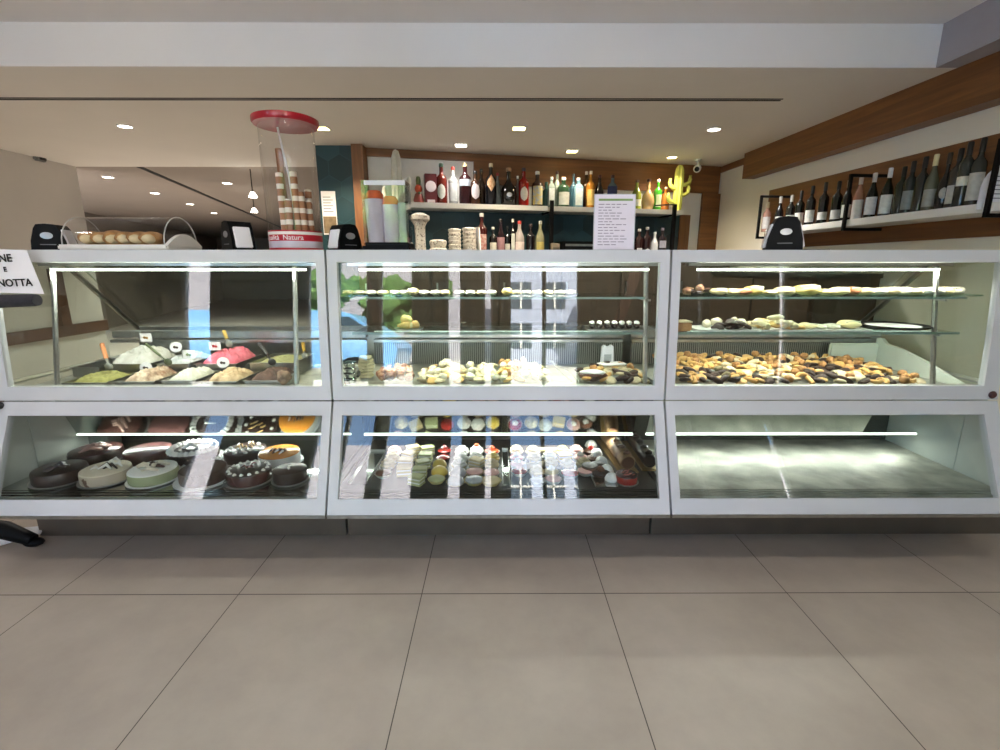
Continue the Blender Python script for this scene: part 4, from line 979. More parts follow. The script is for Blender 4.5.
scoop((224, 331), (229, 344), 2.6, 'spatula with a yellow wooden handle in the strawberry gelato', '#d8b25a')
scoop((259, 343), (272, 362), 2.3, 'black spatula standing in the chocolate gelato', '#1a1a1a', '#222222')
scoop((303, 343), (305, 356), 2.6, 'spatula with a mustard handle at the right end of the gelato', '#c89a3c')
fruit = {'strawberry': '#b03038', 'nut': '#a07838', 'choc': '#3a2420', 'pistachio': '#6c7c3c'}
def flavour(px_, py_, Y, rnd, fr, words):
    p = atY(px_, py_, Y); t = thing('flavour_tag', words, 'tag', tuple(p))
    bm = nb()
    if rnd: lathe(bm, [(0, -.001), (.032, -.001), (.032, .001), (0, .001)], 20, M=Matrix.Rotation(R(78), 4, 'X') @ Matrix.Diagonal((1, .85, 1, 1)))
    else: box(bm, -.031, .031, -.001, .001, -.022, .022, bev=.0)
    obj('card', bm, mat('tag_card', '#e9e8e6', .4), t, False)
    bm = nb(); blob(bm, (-.006, -.004, 0), (.009, .002, .008), 1); blob(bm, (.007, -.004, -.002), (.008, .002, .007), 1); obj('fruit_picture', bm, mat('tag_'+fr, fruit[fr]), t)
    bm = nb(); tube(bm, [(0, .002, -.02), (0, .004, -.06)], .002, 5); obj('pin', bm, M_acrylic, t)
flavour(146, 337.5, 2.58, False, 'nut', 'square white flavour tag with a nut picture above the white gelato')
flavour(176, 347, 2.5, True, 'choc', 'round flavour tag at the right edge of the white gelato')
flavour(189, 354.5, 2.42, False, 'pistachio', 'square white flavour tag in front of the pale gelato')
flavour(215, 346, 2.5, False, 'strawberry', 'square white flavour tag on the strawberry gelato')
flavour(223, 362.5, 2.40, True, 'choc', 'round clear flavour tag over the beige gelato')
flavour(146, 367.5, 2.36, True, 'choc', 'round white flavour tag behind the hazelnut gelato')
p = atY(283, 378, 2.16)
t = thing('tasting_cup', 'clear plastic cup of brown wafer bits leaning in front of the chocolate gelato', 'cup', (p.x, 2.165, DECK+.03), 0); t.rotation_euler = (R(14), R(8), 0)
bm = nb(); lathe(bm, [(.024, 0), (.04, .062), (.043, .064)], 18); bmesh.ops.delete(bm, geom=[f for f in bm.faces if len(f.verts) > 4], context='FACES_ONLY'); obj('cup_wall', bm, M_acrylic, t)
bm = nb(); blob(bm, (0, 0, .035), (.030, .030, .034), 3, .2, 3); obj('filling', bm, mat('wafer_bits', '#b99a80', .8, col2='#7a5c48', scale=40, bump=.6), t)

# ------------------------------------------------------------------ whole cakes
plateM = mat('white_plate', '#e6e8ea', .35, var=.02); goldM = mat('grey_board', '#8f908c', .4, .3)
def cake(px_, py_, Y, r, h, side, top, words, deco='none', board='white', pr=1.12, tilt=0):
    p = atY(px_, py_, Y); z = LDECK+.0006
    b = thing('cake_board', {'white': 'round white board under the ', 'grey': 'round grey board under the '}[board] + words.split(',')[0], 'cake board', (p.x, Y, z))
    bm = nb(); lathe(bm, [(0, 0), (r*pr*.9, 0), (r*pr, .005), (r*pr*1.0, .008), (r*pr*.92, .006), (0, .006)], 36); obj('plate', bm, plateM if board == 'white' else goldM, b)
    t = thing('cake', words, 'cake', (p.x, Y, z+.0065), rng.uniform(0, 6))
    bm = nb(); lathe(bm, [(0, 0), (r*.98, 0), (r, .006), (r, h-.008), (r*.975, h-.002)], 40)
    obj('sponge', bm, side, t)
    bm = nb(); lathe(bm, [(r*.985, h-.004), (r*.975, h+.001), (r*.92, h+.004), (0, h+.005)], 40); obj('topping', bm, top, t)
    return t, p.x, z+.0065+h, r
def curls(t, h, r, n, m, sz=.02, seed=0, rad=.6, name='decoration'):
    g = random.Random(seed)
    for k in range(n):
        a = g.uniform(0, 6.28); d = g.uniform(0, rad)*r; bm = nb(); l = sz*g.uniform(.6, 1.3)
        tube(bm, [(d*math.cos(a)-l, d*math.sin(a), h+.006), (d*math.cos(a), d*math.sin(a)+l*.4, h+.006+l*.55), (d*math.cos(a)+l, d*math.sin(a)-l*.2, h+.008)], sz*.28, 6, [.5, 1, .5]); obj(name, bm, m, t)
def ringdots(t, h, r, n, m, sz, rad=.85, name='cream_rosette'):
    for k in range(n):
        a = 2*math.pi*k/n; bm = nb(); lathe(bm, [(sz, 0), (sz*1.05, sz*.3), (sz*.6, sz*.9), (0, sz*1.3)], 10, c=(rad*r*math.cos(a), rad*r*math.sin(a), h+.002)); obj(name, bm, m, t)
choc = mat('dark_chocolate', '#2b1a15', .35, coat=.12); chocm = mat('chocolate_sponge', '#38231b', .7, bump=.6, scale=30); brown = mat('brown_glaze', '#4c2f2a', .32, coat=.15)
creamM = mat('whipped_cream', '#f1efe9', .5, var=.05); creamy = mat('cream_beige', '#e2d6bd', .6, var=.1); pist = mat('pistachio_side', '#a9b088', .7, var=.15)
gold_c = mat('caramel_shard', '#c7a56c', .4)
t, x, z, r = cake(61, 476, 2.10, .104, .052, choc, choc, 'dark glossy chocolate cake, leftmost in front', board='grey'); curls(t, .052, r, 4, choc, .03, 1, .4); curls(t, .052, r, 3, creamM, .012, 2, .4)
t, x, z, r = cake(107, 476, 2.10, .10, .05, mat('crumb_side', '#b9ab98', .8, col2='#6a4a38', scale=22, thr=.42), creamy, 'cream cake with broken biscuit sides and white curls, second in front', board='grey'); curls(t, .05, r, 5, creamM, .03, 3, .6); curls(t, .05, r, 3, choc, .028, 4, .5)
t, x, z, r = cake(154, 476, 2.10, .10, .05, pist, creamM, 'white-topped cake with pale green sides and chocolate curls', board='white'); curls(t, .05, r, 7, mat('white_choc', '#ece0cc', .4), .032, 5, .5); curls(t, .05, r, 3, brown, .028, 6, .4)
t, x, z, r = cake(204, 476, 2.09, .10, .055, chocm, mat('cocoa_crumb', '#3a241b', .95, bump=1, scale=60), 'cocoa-dusted dark cake on a white plate, fourth in front', pr=1.25)
t, x, z, r = cake(250, 480, 2.09, .098, .05, mat('cherry_side', '#4a1c20', .2, coat=.4), choc, 'dark cherry cake with dots of white cream round the rim', board='grey'); ringdots(t, .05, r, 16, creamM, .009); curls(t, .05, r, 4, mat('cherry', '#6a1420', .2, coat=.5), .016, 8, .5)
t, x, z, r = cake(291, 482, 2.09, .075, .05, choc, choc, 'small black glazed cake, rightmost in front', board='grey'); curls(t, .05, r, 3, creamM, .014, 9, .5)
t, x, z, r = cake(97, 456, 2.34, .115, .05, choc, brown, 'brown mirror-glazed cake with a chocolate swirl, back row left', board='grey'); curls(t, .05, r, 5, mat('pink_choc', '#b8948a', .3), .04, 10, .5)
t, x, z, r = cake(149, 455, 2.34, .108, .05, brown, mat('mauve_glaze', '#6a4644', .32, coat=.15), 'mauve-brown glazed cake in the back row, without decoration', board='white')
t, x, z, r = cake(194, 456, 2.33, .115, .055, chocm, choc, 'chocolate cake ringed with white whipped cream', board='white', pr=1.25); ringdots(t, .055, r, 26, creamM, .017, .86); ringdots(t, -.002, r, 28, creamM, .014, 1.0, 'base_rosette'); curls(t, .055, r, 2, M_steel, .03, 11, .2)
t, x, z, r = cake(246, 456, 2.34, .10, .05, choc, choc, 'black cake with white shards and a leaf, back row', board='grey'); ringdots(t, .05, r, 9, creamM, .010, .75); curls(t, .05, r, 5, gold_c, .02, 12, .6)
t, x, z, r = cake(280, 459, 2.30, .10, .052, creamM, mat('mango_glaze', '#f0a23c', .25, col2='#e88f3a'), 'cheesecake with orange glaze and chopped chocolate on top', board='white'); curls(t, .052, r, 18, choc, .012, 13, .5); curls(t, .052, r, 3, creamM, .02, 14, .6)
# grey-green box at back left
p = atY(99, 440, 2.55)
t = thing('steel_box', 'grey green box at the back of the cake deck', 'box', (p.x, 2.55, LDECK+.0006)); bm = nb(); box(bm, -.09, .09, -.05, .05, 0, .13, bev=.004); obj('housing', bm, mat('box_greygreen', '#7e8880', .5), t); bm = nb(); box(bm, -.08, .08, -.052, -.05, .02, .11); obj('front_plate', bm, mat('plate_greygreen', '#6e7870', .4), t)

# ------------------------------------------------------------------ small pastry prototypes
PROTO = []
def proto(name, cat): 
    t = thing(name, 'x', cat); PROTO.append(t); return t
def cup_part(t, r, m, h=.016):
    bm = nb(); lathe(bm, [(r*.72, 0), (r*.98, h), (r*1.02, h+.001), (r*.75, .003)], 28, wob=lambda a, i: 1+(.05 if i in (1, 2) else 0)*math.cos(a*14)); obj('paper_cup', bm, m, t)
cupW = mat('paper_cup_white', '#e9e5da', .8); cupY = mat('paper_cup_yellow', '#e3cf86', .8); cupD = mat('paper_cup_dark', '#4a3024', .7); cupG = mat('paper_cup_grey', '#b8bac0', .5, .3)
def p_tart(fill, cup, top=None, nm='tartlet', r=.036):
    t = proto(nm, 'tartlet'); cup_part(t, r, cup)
    bm = nb(); lathe(bm, [(r*.7, .003), (r*.92, .016), (r*.9, .02), (r*.6, .026), (0, .028)], 22); obj('filling', bm, fill, t)
    if top:
        bm = nb(); lathe(bm, [(r*.38, .024), (r*.42, .032), (r*.25, .042), (0, .048)], 12, wob=lambda a, i: 1+.15*math.cos(a*5)); obj('topping', bm, top, t)
    return t
def p_dome(m, cup, nm='dome_cake', r=.032, h=.034):
    t = proto(nm, 'pastry'); cup_part(t, r*1.05, cup, .01)
    bm = nb(); lathe(bm, [(r, .006)]+[(r*math.cos(R(a)), .008+h*math.sin(R(a))) for a in range(10, 90, 13)]+[(0, .008+h)], 22); obj('dome', bm, m, t)
    return t
def p_swirl(m, cup, nm='cream_puff', r=.034, top=None):
    t = proto(nm, 'pastry'); cup_part(t, r, cup)
    bm = nb(); pr = [(r*.85, .006), (r*1.0, .018), (r*.8, .025), (r*.84, .032), (r*.55, .038), (r*.52, .043), (r*.2, .047), (0, .047)]
    lathe(bm, pr, 24, wob=lambda a, i: 1+.08*math.cos(a*6+i)); obj('cream', bm, m, t)
    if top: bm = nb(); blob(bm, (0, 0, .048), (.012, .012, .01), 2); obj('topping', bm, top, t)
    return t
def p_slice(m1, m2, nm='layer_slice', w=.06, d=.045):
    t = proto(nm, 'pastry'); bm = nb()
    for k in range(3): box(bm, -w/2, w/2, -d/2, d/2, .001+k*.016, .011+k*.016, bev=.002)
    obj('pastry_layers', bm, m1, t)
    bm = nb()
    for k in range(2): box(bm, -w*.46, w*.46, -d*.47, d*.47, .011+k*.016, .017+k*.016, bev=.001)
    obj('cream_layers', bm, m2, t); return t
def p_cannolo(m1, m2, nm='cannolo', l=.085):
    t = proto(nm, 'pastry'); M = Matrix.Translation((0, 0, .016)) @ Matrix.Rotation(R(90), 4, 'Y')
    bm = nb(); lathe(bm, [(.012, -l/2), (.016, -l/2), (.0155, 0), (.016, l/2), (.012, l/2)], 16, M=M); obj('shell', bm, m1, t)
    bm = nb(); blob(bm, (-l/2, 0, .016), (.011, .015, .015), 2, .15, 1); blob(bm, (l/2, 0, .016), (.011, .015, .015), 2, .15, 2); obj('cream', bm, m2, t); return t
yel = mat('custard_yellow', '#e8c95a', .35, coat=.3); grn = mat('pale_green_cream', '#b9bd8a', .5); wht = creamM; sil = mat('grey_glaze', '#b6b9bd', .25, coat=.4)
rosy = mat('pink_cream', '#e8b8b0', .5); redd = mat('red_jelly', '#a02c24', .2, coat=.5); ora = mat('orange_jelly', '#e0562a', .3); bei = mat('puff_beige', '#e3cfa0', .6, var=.2); brn = mat('milk_chocolate', '#6a412c', .35)
COLS = [ # X, rows from back to front (proto or None)
 (-.545, 'beige cream swirl in a white cup', [p_swirl(rosy, cupW), p_swirl(bei, cupW), p_swirl(bei, cupW), p_tart(brn, cupW), None]),
 (-.455, 'layered cream slice', [p_slice(bei, wht)]*4 + [None]),
 (-.37, 'pale green layered slice', [p_slice(grn, wht)]*5),
 (-.285, 'yellow custard tartlet', [p_tart(redd, cupD, redd), p_tart(redd, cupD), p_dome(yel, cupD), p_dome(yel, cupD, r=.036), p_tart(grn, cupY)]),
 (-.195, 'white cream pastry', [p_swirl(wht, cupW), p_swirl(wht, cupW), p_swirl(wht, cupY), p_dome(sil, cupY, r=.036), p_dome(sil, cupY, r=.036)]),
 (-.11, 'white cream pastry beside the steel gap', [p_swirl(wht, cupW, top=ora), p_swirl(wht, cupW), p_slice(bei, wht), p_tart(rosy, cupY, None, r=.04), p_tart(sil, cupY, None, r=.042)]),
 (-.03, 'yellow and white cup pastry left of the steel tray', [p_tart(ora, cupW, ora), p_swirl(yel, cupW), p_swirl(bei, cupW), p_tart(rosy, cupW), p_tart(bei, cupY, None, r=.042)]),
 (.10, 'mixed cream bite right of the steel tray', [p_swirl(bei, cupW), p_tart(redd, cupW, wht), p_tart(rosy, cupW, wht), p_tart(redd, cupW, rosy), None]),
 (.18, 'cream puff with a curled top', [p_swirl(bei, cupW), p_swirl(bei, cupW), p_cannolo(bei, wht), p_swirl(bei, cupW), p_tart(sil, cupW)]),
 (.26, 'white piped cream pastry', [p_cannolo(bei, wht), p_swirl(wht, cupW), p_swirl(bei, cupW), p_tart(bei, cupW, wht), p_tart(rosy, cupW)]),
 (.34, 'yellow cream pastry', [p_swirl(yel, cupW), p_slice(yel, wht), p_swirl(bei, cupW), p_tart(redd, cupW, None, r=.042), None]),
 (.42, 'pink-tinged cream pastry', [p_swirl(rosy, cupW), p_tart(rosy, cupW, wht), p_swirl(bei, cupW), p_tart(rosy, cupW), None]),
 (.495, 'dark chocolate tartlet', [p_tart(brn, cupD, redd), p_tart(brn, cupD, wht), p_tart(choc, cupD), p_tart(choc, cupD, brn, r=.042), None]),
]
used = {}
ROWW = ('rearmost row', 'second row from the back', 'middle row', 'second row from the front', 'front row')
CW = {0: 'leftmost column', 1: 'second column', 2: 'third column', 3: 'fourth column', 4: 'fifth column', 5: 'sixth column', 6: 'left of the steel tray', 7: 'right of the steel tray', 8: 'second right of the tray', 9: 'third right of the tray', 10: 'fourth right of the tray', 11: 'fifth right of the tray', 12: 'beside the white domes'}
DESC = {'tartlet': 'round tartlet', 'dome_cake': 'smooth dome cake', 'cream_puff': 'piped cream puff', 'layer_slice': 'layered cream slice', 'cannolo': 'small cannolo'}
CN = {'custard_yellow': 'yellow', 'pale_green_cream': 'pale green', 'whipped_cream': 'white', 'grey_glaze': 'silver grey', 'pink_cream': 'pink', 'red_jelly': 'red', 'orange_jelly': 'orange', 'puff_beige': 'beige', 'milk_chocolate': 'brown', 'dark_chocolate': 'dark chocolate'}
def colword(t):
    w_ = [CN[ch.data.materials[0].name] for ch in t.children if ch.data.materials[0].name in CN]
    return w_[0] + (' and '+w_[1] if len(w_) > 1 and w_[1] != w_[0] else '') + ' '
for ci, (X, words, rows) in enumerate(COLS):
    for ri, pr in enumerate(rows):
        if pr is None: continue
        Y = 2.40 - ri*.088 + (ci % 2)*.012
        base = pr.name.split('.')[0]
        spread = X + (Y-2.2)*.08*(1 if X > 0 else -1)
        lab = '%s, %s, %s' % (colword(pr)+DESC[base], CW[ci], ROWW[ri])
        r_ = (0, 0, rng.uniform(-.6, .6))
        pos = (X+rng.uniform(-.006, .006), Y+rng.uniform(-.006, .006), LDECK+.0006)
        if pr.name not in used:
            used[pr.name] = 1; pr.location = pos; pr.rotation_euler = r_; o_ = pr; pr['label'] = lab
        else: o_ = dup(pr, pos, r_, lab)
        o_['group'] = 'small pastries on the middle lower deck'; o_.scale = (1.12, 1.12, 1.05)
# white domes row
d0 = p_dome(wht, cupW, r=.032)
for k in range(5):
    p = atZ(591+k*5.2, 444+k*8.3, LDECK+.02)
    lab = 'plain white dome cake in the diagonal row beside the log, %s' % ('rearmost', 'second from the back', 'middle one', 'second from the front', 'nearest the front')[k]
    pos = (p.x, p.y, LDECK+.0006)
    if k == 0: d0.location = pos; d0['label'] = lab; d0['group'] = 'white dome cakes'
    else: dup(d0, pos, None, lab, 'white dome cakes')
# chocolate log
def logcake(pa, pb, r, words, m1, m2):
    a = atZ(pa[0], pa[1], LDECK+.03); b_ = atZ(pb[0], pb[1], LDECK+.03); a.z = b_.z = LDECK+.008+r
    c = (a+b_)/2; t = thing('cake_log', words, 'cake', (c.x, c.y, LDECK+.008)); d = (b_-a); L2 = d.length/2; ang = math.atan2(d.y, d.x)
    M = Matrix.Rotation(ang, 4, 'Z')
    bm = nb(); M2 = M @ Matrix.Translation((0, 0, r)) @ Matrix.Rotation(R(90), 4, 'Y')
    lathe(bm, [(0, -L2), (r*.9, -L2), (r, -L2+.01), (r, L2-.01), (r*.9, L2), (0, L2)], 24, M=M2); o_ = obj('sponge', bm, m1, t)
    bm = nb(); lathe(bm, [(r*.2, -L2-.001), (r*.6, -L2-.002), (r*.8, -L2-.001)], 20, M=M2); lathe(bm, [(r*.2, L2+.001), (r*.8, L2+.001)], 20, M=M2); obj('cream_end', bm, m2, t)
    bm = nb()
    for k in range(5): blob(bm, tuple(M @ Vector((-L2+.03+k*(2*L2-.06)/4, 0, 2*r+.002))), (.02, .014, .012), 2, .2, k)
    obj('topping', bm, m2, t)
    b2 = thing('cake_board', 'narrow board under the '+words.split(',')[0], 'cake board', (c.x, c.y, LDECK+.0006)); bm = nb(); box(bm, -L2-.02, L2+.02, -r*1.3, r*1.3, 0, .007, M, bev=.002); obj('plate', bm, mat('gold_board', '#a98a52', .35, .5), b2)
logcake((606, 437), (628, 466), .038, 'long chocolate log cake, tan side showing', mat('log_tan', '#a9865a', .6, col2='#5a3826', scale=14), brn)
logcake((631, 438), (650, 464), .034, 'long black glazed log cake, rightmost in the middle case', choc, choc)
t, x, z, r = cake(626, 485, 2.06, .05, .035, redd, mat('berry_top', '#4a1016', .15, coat=.6, bump=1, scale=60), 'small red berry cake in front of the logs', board='grey'); curls(t, .035, r, 9, mat('berry_bits', '#c07068', .2), .01, 3, .7)
t, x, z, r = cake(590, 462, 2.17, .04, .03, brn, choc, 'small round chocolate cake with a white chocolate square', board='grey')
for px_, py_, words in ((607, 470, 'small blank white price card in front of the white domes'),):
    p = atZ(px_, py_, LDECK+.03); t = thing('price_card', words, 'card', (p.x, p.y, LDECK+.0006), R(20))
    bm = nb(); box(bm, -.02, .02, -.001, .001, .004, .045, Matrix.Rotation(R(-25), 4, 'X')); obj('card', bm, M_paper, t, False); bm = nb(); box(bm, -.015, .015, -.004, .012, 0, .005); obj('clip', bm, M_acrylic, t, False)
# steel trays in the middle lower case
for (xa, xb, ya, yb, words) in ((-.69, -.60, 2.04, 2.44, 'empty narrow steel tray at the left end of the middle lower deck'), (.02, .055, 2.02, 2.46, 'narrow dark steel divider tray in the middle of the lower deck'), (.44, .545, 2.01, 2.12, 'small flat steel tray in front of the chocolate tartlets')):
    t = thing('steel_tray', words, 'tray', ((xa+xb)/2, (ya+yb)/2, LDECK+.0004)); w2, d2 = (xb-xa)/2, (yb-ya)/2
    bm = nb(); box(bm, -w2, w2, -d2, d2, 0, .003); obj('tray_base', bm, M_mirror, t, False)
    bm = nb(); box(bm, -w2, -w2+.003, -d2, d2, .003, .014); box(bm, w2-.003, w2, -d2, d2, .003, .014); box(bm, -w2, w2, d2-.003, d2, .003, .014); obj('tray_rim', bm, M_steel, t, False)

# ------------------------------------------------------------------ biscuits (upper decks) and shelf rolls
def single(name, cat, bm, m):
    o = obj(name, bm, m); o['category'] = cat; return o
biscuit = {}
gold = mat('biscuit_gold', '#eac078', .6, col2='#cf9a50', scale=30); pale = mat('biscuit_pale', '#f2e0b4', .65, var=.2, scale=30); tan = mat('biscuit_tan', '#cf9c62', .65, col2='#a06c3a', scale=30)
olive = mat('biscuit_olive', '#8a7f58', .7, col2='#5f5538', scale=30); dk = mat('biscuit_dark', '#3c261c', .5); nut = mat('nutty', '#c9a27a', .7, col2='#8a4a38', scale=60); cremeb = mat('biscuit_cream', '#ece0c2', .6, var=.1)
def b_round(m, r=.023): bm = nb(); lathe(bm, [(0, 0), (r*.9, .001), (r, .006), (r*.8, .012), (r*.3, .015), (0, .014)], 14, wob=lambda a, i: 1+.05*math.cos(5*a)); return bm, m
def b_cres(m): 
    bm = nb(); tube(bm, [(.024*math.cos(R(a)), .024*math.sin(R(a))-.01, .009) for a in range(10, 171, 20)], .009, 8, [.4, .7, .95, 1, 1.05, 1, .95, .7, .4]); return bm, m
def b_finger(m): bm = nb(); blob(bm, (0, 0, .010), (.033, .014, .011), 2, .08, 2); return bm, m
def b_ball(m): bm = nb(); blob(bm, (0, 0, .014), (.019, .018, .015), 2, .12, 4); return bm, m
def b_s(m): bm = nb(); tube(bm, [(-.026, -.008, .008), (-.014, -.014, .008), (0, 0, .009), (.014, .014, .008), (.026, .008, .008)], .009, 8, [.6, 1, 1, 1, .6]); return bm, m
KIND = {
 'gold_round': (b_round(gold), 'biscuit', 'round golden butter biscuit'), 'pale_round': (b_round(pale), 'biscuit', 'round pale shortbread biscuit'), 'dark_round': (b_round(dk), 'biscuit', 'round dark chocolate biscuit'),
 'gold_crescent': (b_cres(gold), 'biscuit', 'golden crescent biscuit'), 'pale_finger': (b_finger(pale), 'biscuit', 'pale finger biscuit'), 'tan_ball': (b_ball(tan), 'biscuit', 'tan nut ball biscuit'),
 'olive_ball': (b_ball(olive), 'biscuit', 'olive brown ball biscuit'), 'dark_finger': (b_finger(dk), 'biscuit', 'dark chocolate finger biscuit'), 's_biscuit': (b_s(gold), 'biscuit', 'golden s-shaped biscuit'),
 'nut_ball': (b_ball(nut), 'biscuit', 'reddish nut cluster'), 'cream_ball': (b_ball(cremeb), 'biscuit', 'cream-coloured ball biscuit')}
PK = {}
def place(kind, pos, rot, where, group=None, sc=None):
    (bm_m, cat, words) = KIND[kind]
    if kind not in PK:
        o_ = single({'round': 'round_biscuit', 'crescent': 'crescent_biscuit', 'finger': 'finger_biscuit', 'ball': 'nut_ball', 'biscuit': 'twisted_biscuit'}[kind.split('_')[1]], cat, bm_m[0], bm_m[1]); PK[kind] = o_
    else:
        o_ = PK[kind].copy(); COL.objects.link(o_)
    o_.location = pos; o_.rotation_euler = rot; o_['label'] = words+' '+where; o_['group'] = words+'s '+where
    if sc: o_.scale = (sc,)*3
    return o_
def heap(x0, x1, y0, y1, n, kinds, hgt, where, seed, base=None):
    g = random.Random(seed); pts = []; zb = DECK+.001 if base is None else base
    step = math.sqrt((x1-x0)*(y1-y0)/n); nx = max(1, round((x1-x0)/step)); ny = max(1, round(n/nx))
    for j in range(ny):
        for i in range(nx):
            x = x0+(x1-x0)*(i+.5+g.uniform(-.35, .35))/nx; y = y0+(y1-y0)*(j+.5+g.uniform(-.35, .35))/ny
            z = zb + hgt(((x-x0)/(x1-x0)), ((y-y0)/(y1-y0))) + g.uniform(0, .008)
            kk = kinds(((x-x0)/(x1-x0)), ((y-y0)/(y1-y0)), g)
            place(kk, (x, y, z), (g.uniform(-.5, .5), g.uniform(-.5, .5), g.uniform(0, 6.28)), where, sc=1.18)
def kr(u, v, g):
    if u < .22: return g.choice(['olive_ball', 'dark_finger', 'gold_round', 's_biscuit', 'dark_round'] if v < .45 else ['gold_round', 'gold_crescent', 'tan_ball', 's_biscuit'])
    if u < .55: return g.choice(['gold_round', 'pale_finger', 's_biscuit', 'gold_crescent', 'pale_round', 'tan_ball', 'dark_round'])
    if u < .75: return g.choice(['dark_round', 'pale_round', 'gold_round', 'dark_finger', 'tan_ball'])
    return g.choice(['tan_ball', 'pale_round', 'gold_crescent', 'dark_round', 'gold_round', 's_biscuit'])
heap(.86, 2.02, 2.18, 2.64, 270, kr, lambda u, v: (.018+.045*v)*(1-.35*max(0, u-.7)/.3), 'in the mixed heap on the right case deck', 5)
def mixed(*ks): return lambda u, v, g: g.choice(ks)
def cone(h): return lambda u, v: h*max(0, 1-2*abs(u-.5))**.7*(.4+.6*v)
XD = lambda px_, Y=2.28: (px_-498)/F*(Y*.9751+.12)
heap(XD(379), XD(412), 2.2, 2.36, 22, mixed('nut_ball', 'nut_ball', 'tan_ball'), lambda u, v: .025+.03*math.sin(math.pi*u)*v, 'in the reddish pile at the left of the middle case', 6)
heap(XD(421), XD(466), 2.2, 2.40, 36, mixed('pale_round', 'cream_ball', 'pale_finger', 'gold_round'), lambda u, v: .02+.05*math.sin(math.pi*u)*v, 'in the pale pile left of the centre of the middle case', 7)
heap(XD(470), XD(497), 2.2, 2.38, 22, mixed('cream_ball', 'pale_round'), lambda u, v: .02+.04*v, 'in the narrow cream pile of the middle case', 8)
heap(XD(500), XD(520), 2.2, 2.38, 18, mixed('gold_round', 'tan_ball', 'cream_ball'), lambda u, v: .02+.05*v, 'in the golden pile of the middle case', 9)
heap(XD(522), XD(546), 2.2, 2.38, 20, mixed('cream_ball', 'pale_finger'), lambda u, v: .02+.055*(1-u)*v+.01, 'in the sloping cream pile right of the centre', 10)
heap(XD(581), XD(645), 2.2, 2.40, 40, mixed('pale_round', 'dark_finger', 'tan_ball', 'gold_round', 'dark_round'), lambda u, v: .02+.045*math.sin(math.pi*u)*v, 'in the brown and white pile, middle case right end', 11)
# sliced loaf + fluffy piece
p = atY(592, 372, 2.26); t = thing('iced_loaf', 'brown loaf with white icing in the middle case', 'cake', (p.x, 2.24, DECK+.03), R(-12)); bm = nb(); blob(bm, (0, 0, .02), (.07, .03, .022), 3, .05, 3); obj('crust', bm, brn, t); bm = nb(); blob(bm, (0, -.003, .034), (.062, .026, .013), 3, .12, 4); obj('icing', bm, creamM, t)
p = atY(612, 362, 2.36); t = thing('fluffy_cake', 'pale fluffy cake piece behind the iced loaf', 'cake', (p.x, 2.36, DECK+.03), .3); bm = nb(); box(bm, -.07, .07, -.04, .04, 0, .05, bev=.012); obj('crumb', bm, mat('sponge_pale', '#e2d2a8', .8, bump=.8, scale=40), t); bm = nb(); box(bm, -.065, .065, -.036, .036, .05, .054); obj('sugar_top', bm, creamM, t)
p = atY(609, 348, 2.5); t = thing('paper_bag', 'white creased paper packet standing behind the fluffy cake', 'paper bag', (p.x, 2.52, DECK+.04), .1); bm = nb(); prism(bm, [(-.035, 0), (.035, 0), (.03, .1), (.02, .11), (.0, .1), (-.02, .11), (-.03, .1)], .02); obj('bag_body', bm, M_paper, t, False); bm = nb(); box(bm, -.02, .02, -.002, -.0005, .02, .06); obj('print', bm, mat('bag_print', '#b9bdc0'), t, False)
# serving tongs
a = atY(551, 366, 2.42); b_ = atY(574, 384, 2.2)
for dx in (0, .03):
    pass
t = thing('serving_tongs', 'steel serving tongs lying between the piles in the middle case', 'tongs', tuple(b_+Vector((0, 0, .012)))); d = a-b_
for s in (-.012, .022):
    bm = nb(); tube(bm, [Vector((s, 0, 0)), Vector((s*1.2, 0, .01))+d*.5, d+Vector((0, 0, .01))], .004, 6); obj('arm', bm, M_steel, t)
bm = nb(); blob(bm, tuple(d+Vector((0, 0, .01))), (.012, .012, .008), 2); obj('hinge', bm, M_steel, t)
# steel tower of moulds, left of the middle case
p = atY(349, 372, 2.3); t = thing('tin_stack', 'stack of small shiny tins at the far left of the middle case', 'tins', (p.x, 2.3, DECK+.001))
for k in range(4): bm = nb(); lathe(bm, [(.03, k*.026), (.038, k*.026+.02), (.036, k*.026+.024)], 18); obj('tin', bm, M_mirror, t)
p = atY(366, 362, 2.42); t = thing('wafer_tower', 'tall pale stack of wafers right of the shiny tins', 'wafers', (p.x, 2.42, DECK+.001))
for k in range(7): bm = nb(); box(bm, -.03, .03, -.03, .03, k*.016, k*.016+.013, Matrix.Rotation(k*.3, 4, 'Z'), bev=.002); obj('wafer', bm, mat('wafer_pale', '#d9cfa8', .7), t)
# --- shelves
S1, S2 = 1.1646, 1.0056
XS = lambda px_: (px_-498)/F*(2.28*.9751+.03)
def tray(name, x0, x1, y0, y1, z, m, words, kind='plate'):
    t = thing(name, words, 'tray', ((x0+x1)/2, (y0+y1)/2, z)); w2, d2 = (x1-x0)/2, (y1-y0)/2
    bm = nb(); box(bm, -w2, w2, -d2, d2, 0, .004, bev=.001); obj('tray_base', bm, m, t)
    bm = nb(); box(bm, -w2-.006, w2+.006, -d2-.006, -d2, .002, .009); box(bm, -w2-.006, w2+.006, d2, d2+.006, .002, .009); box(bm, -w2-.006, -w2, -d2, d2, .002, .009); box(bm, w2, w2+.006, -d2, d2, .002, .009); obj('tray_rim', bm, m, t, False)
M_traygl = glassmat('tray_glass', '#e4f0ea', 1.4)
rollm = {'cream': mat('roll_cream', '#d8c69c', .6, col2='#dcc58e', scale=16), 'yellow': mat('roll_yellow', '#dcc478', .5, col2='#d4b660', scale=16), 'brown': mat('roll_brown', '#b4774a', .5, col2='#8a4c2a', scale=16), 'white': mat('roll_white', '#dbd4c0', .6, var=.08)}
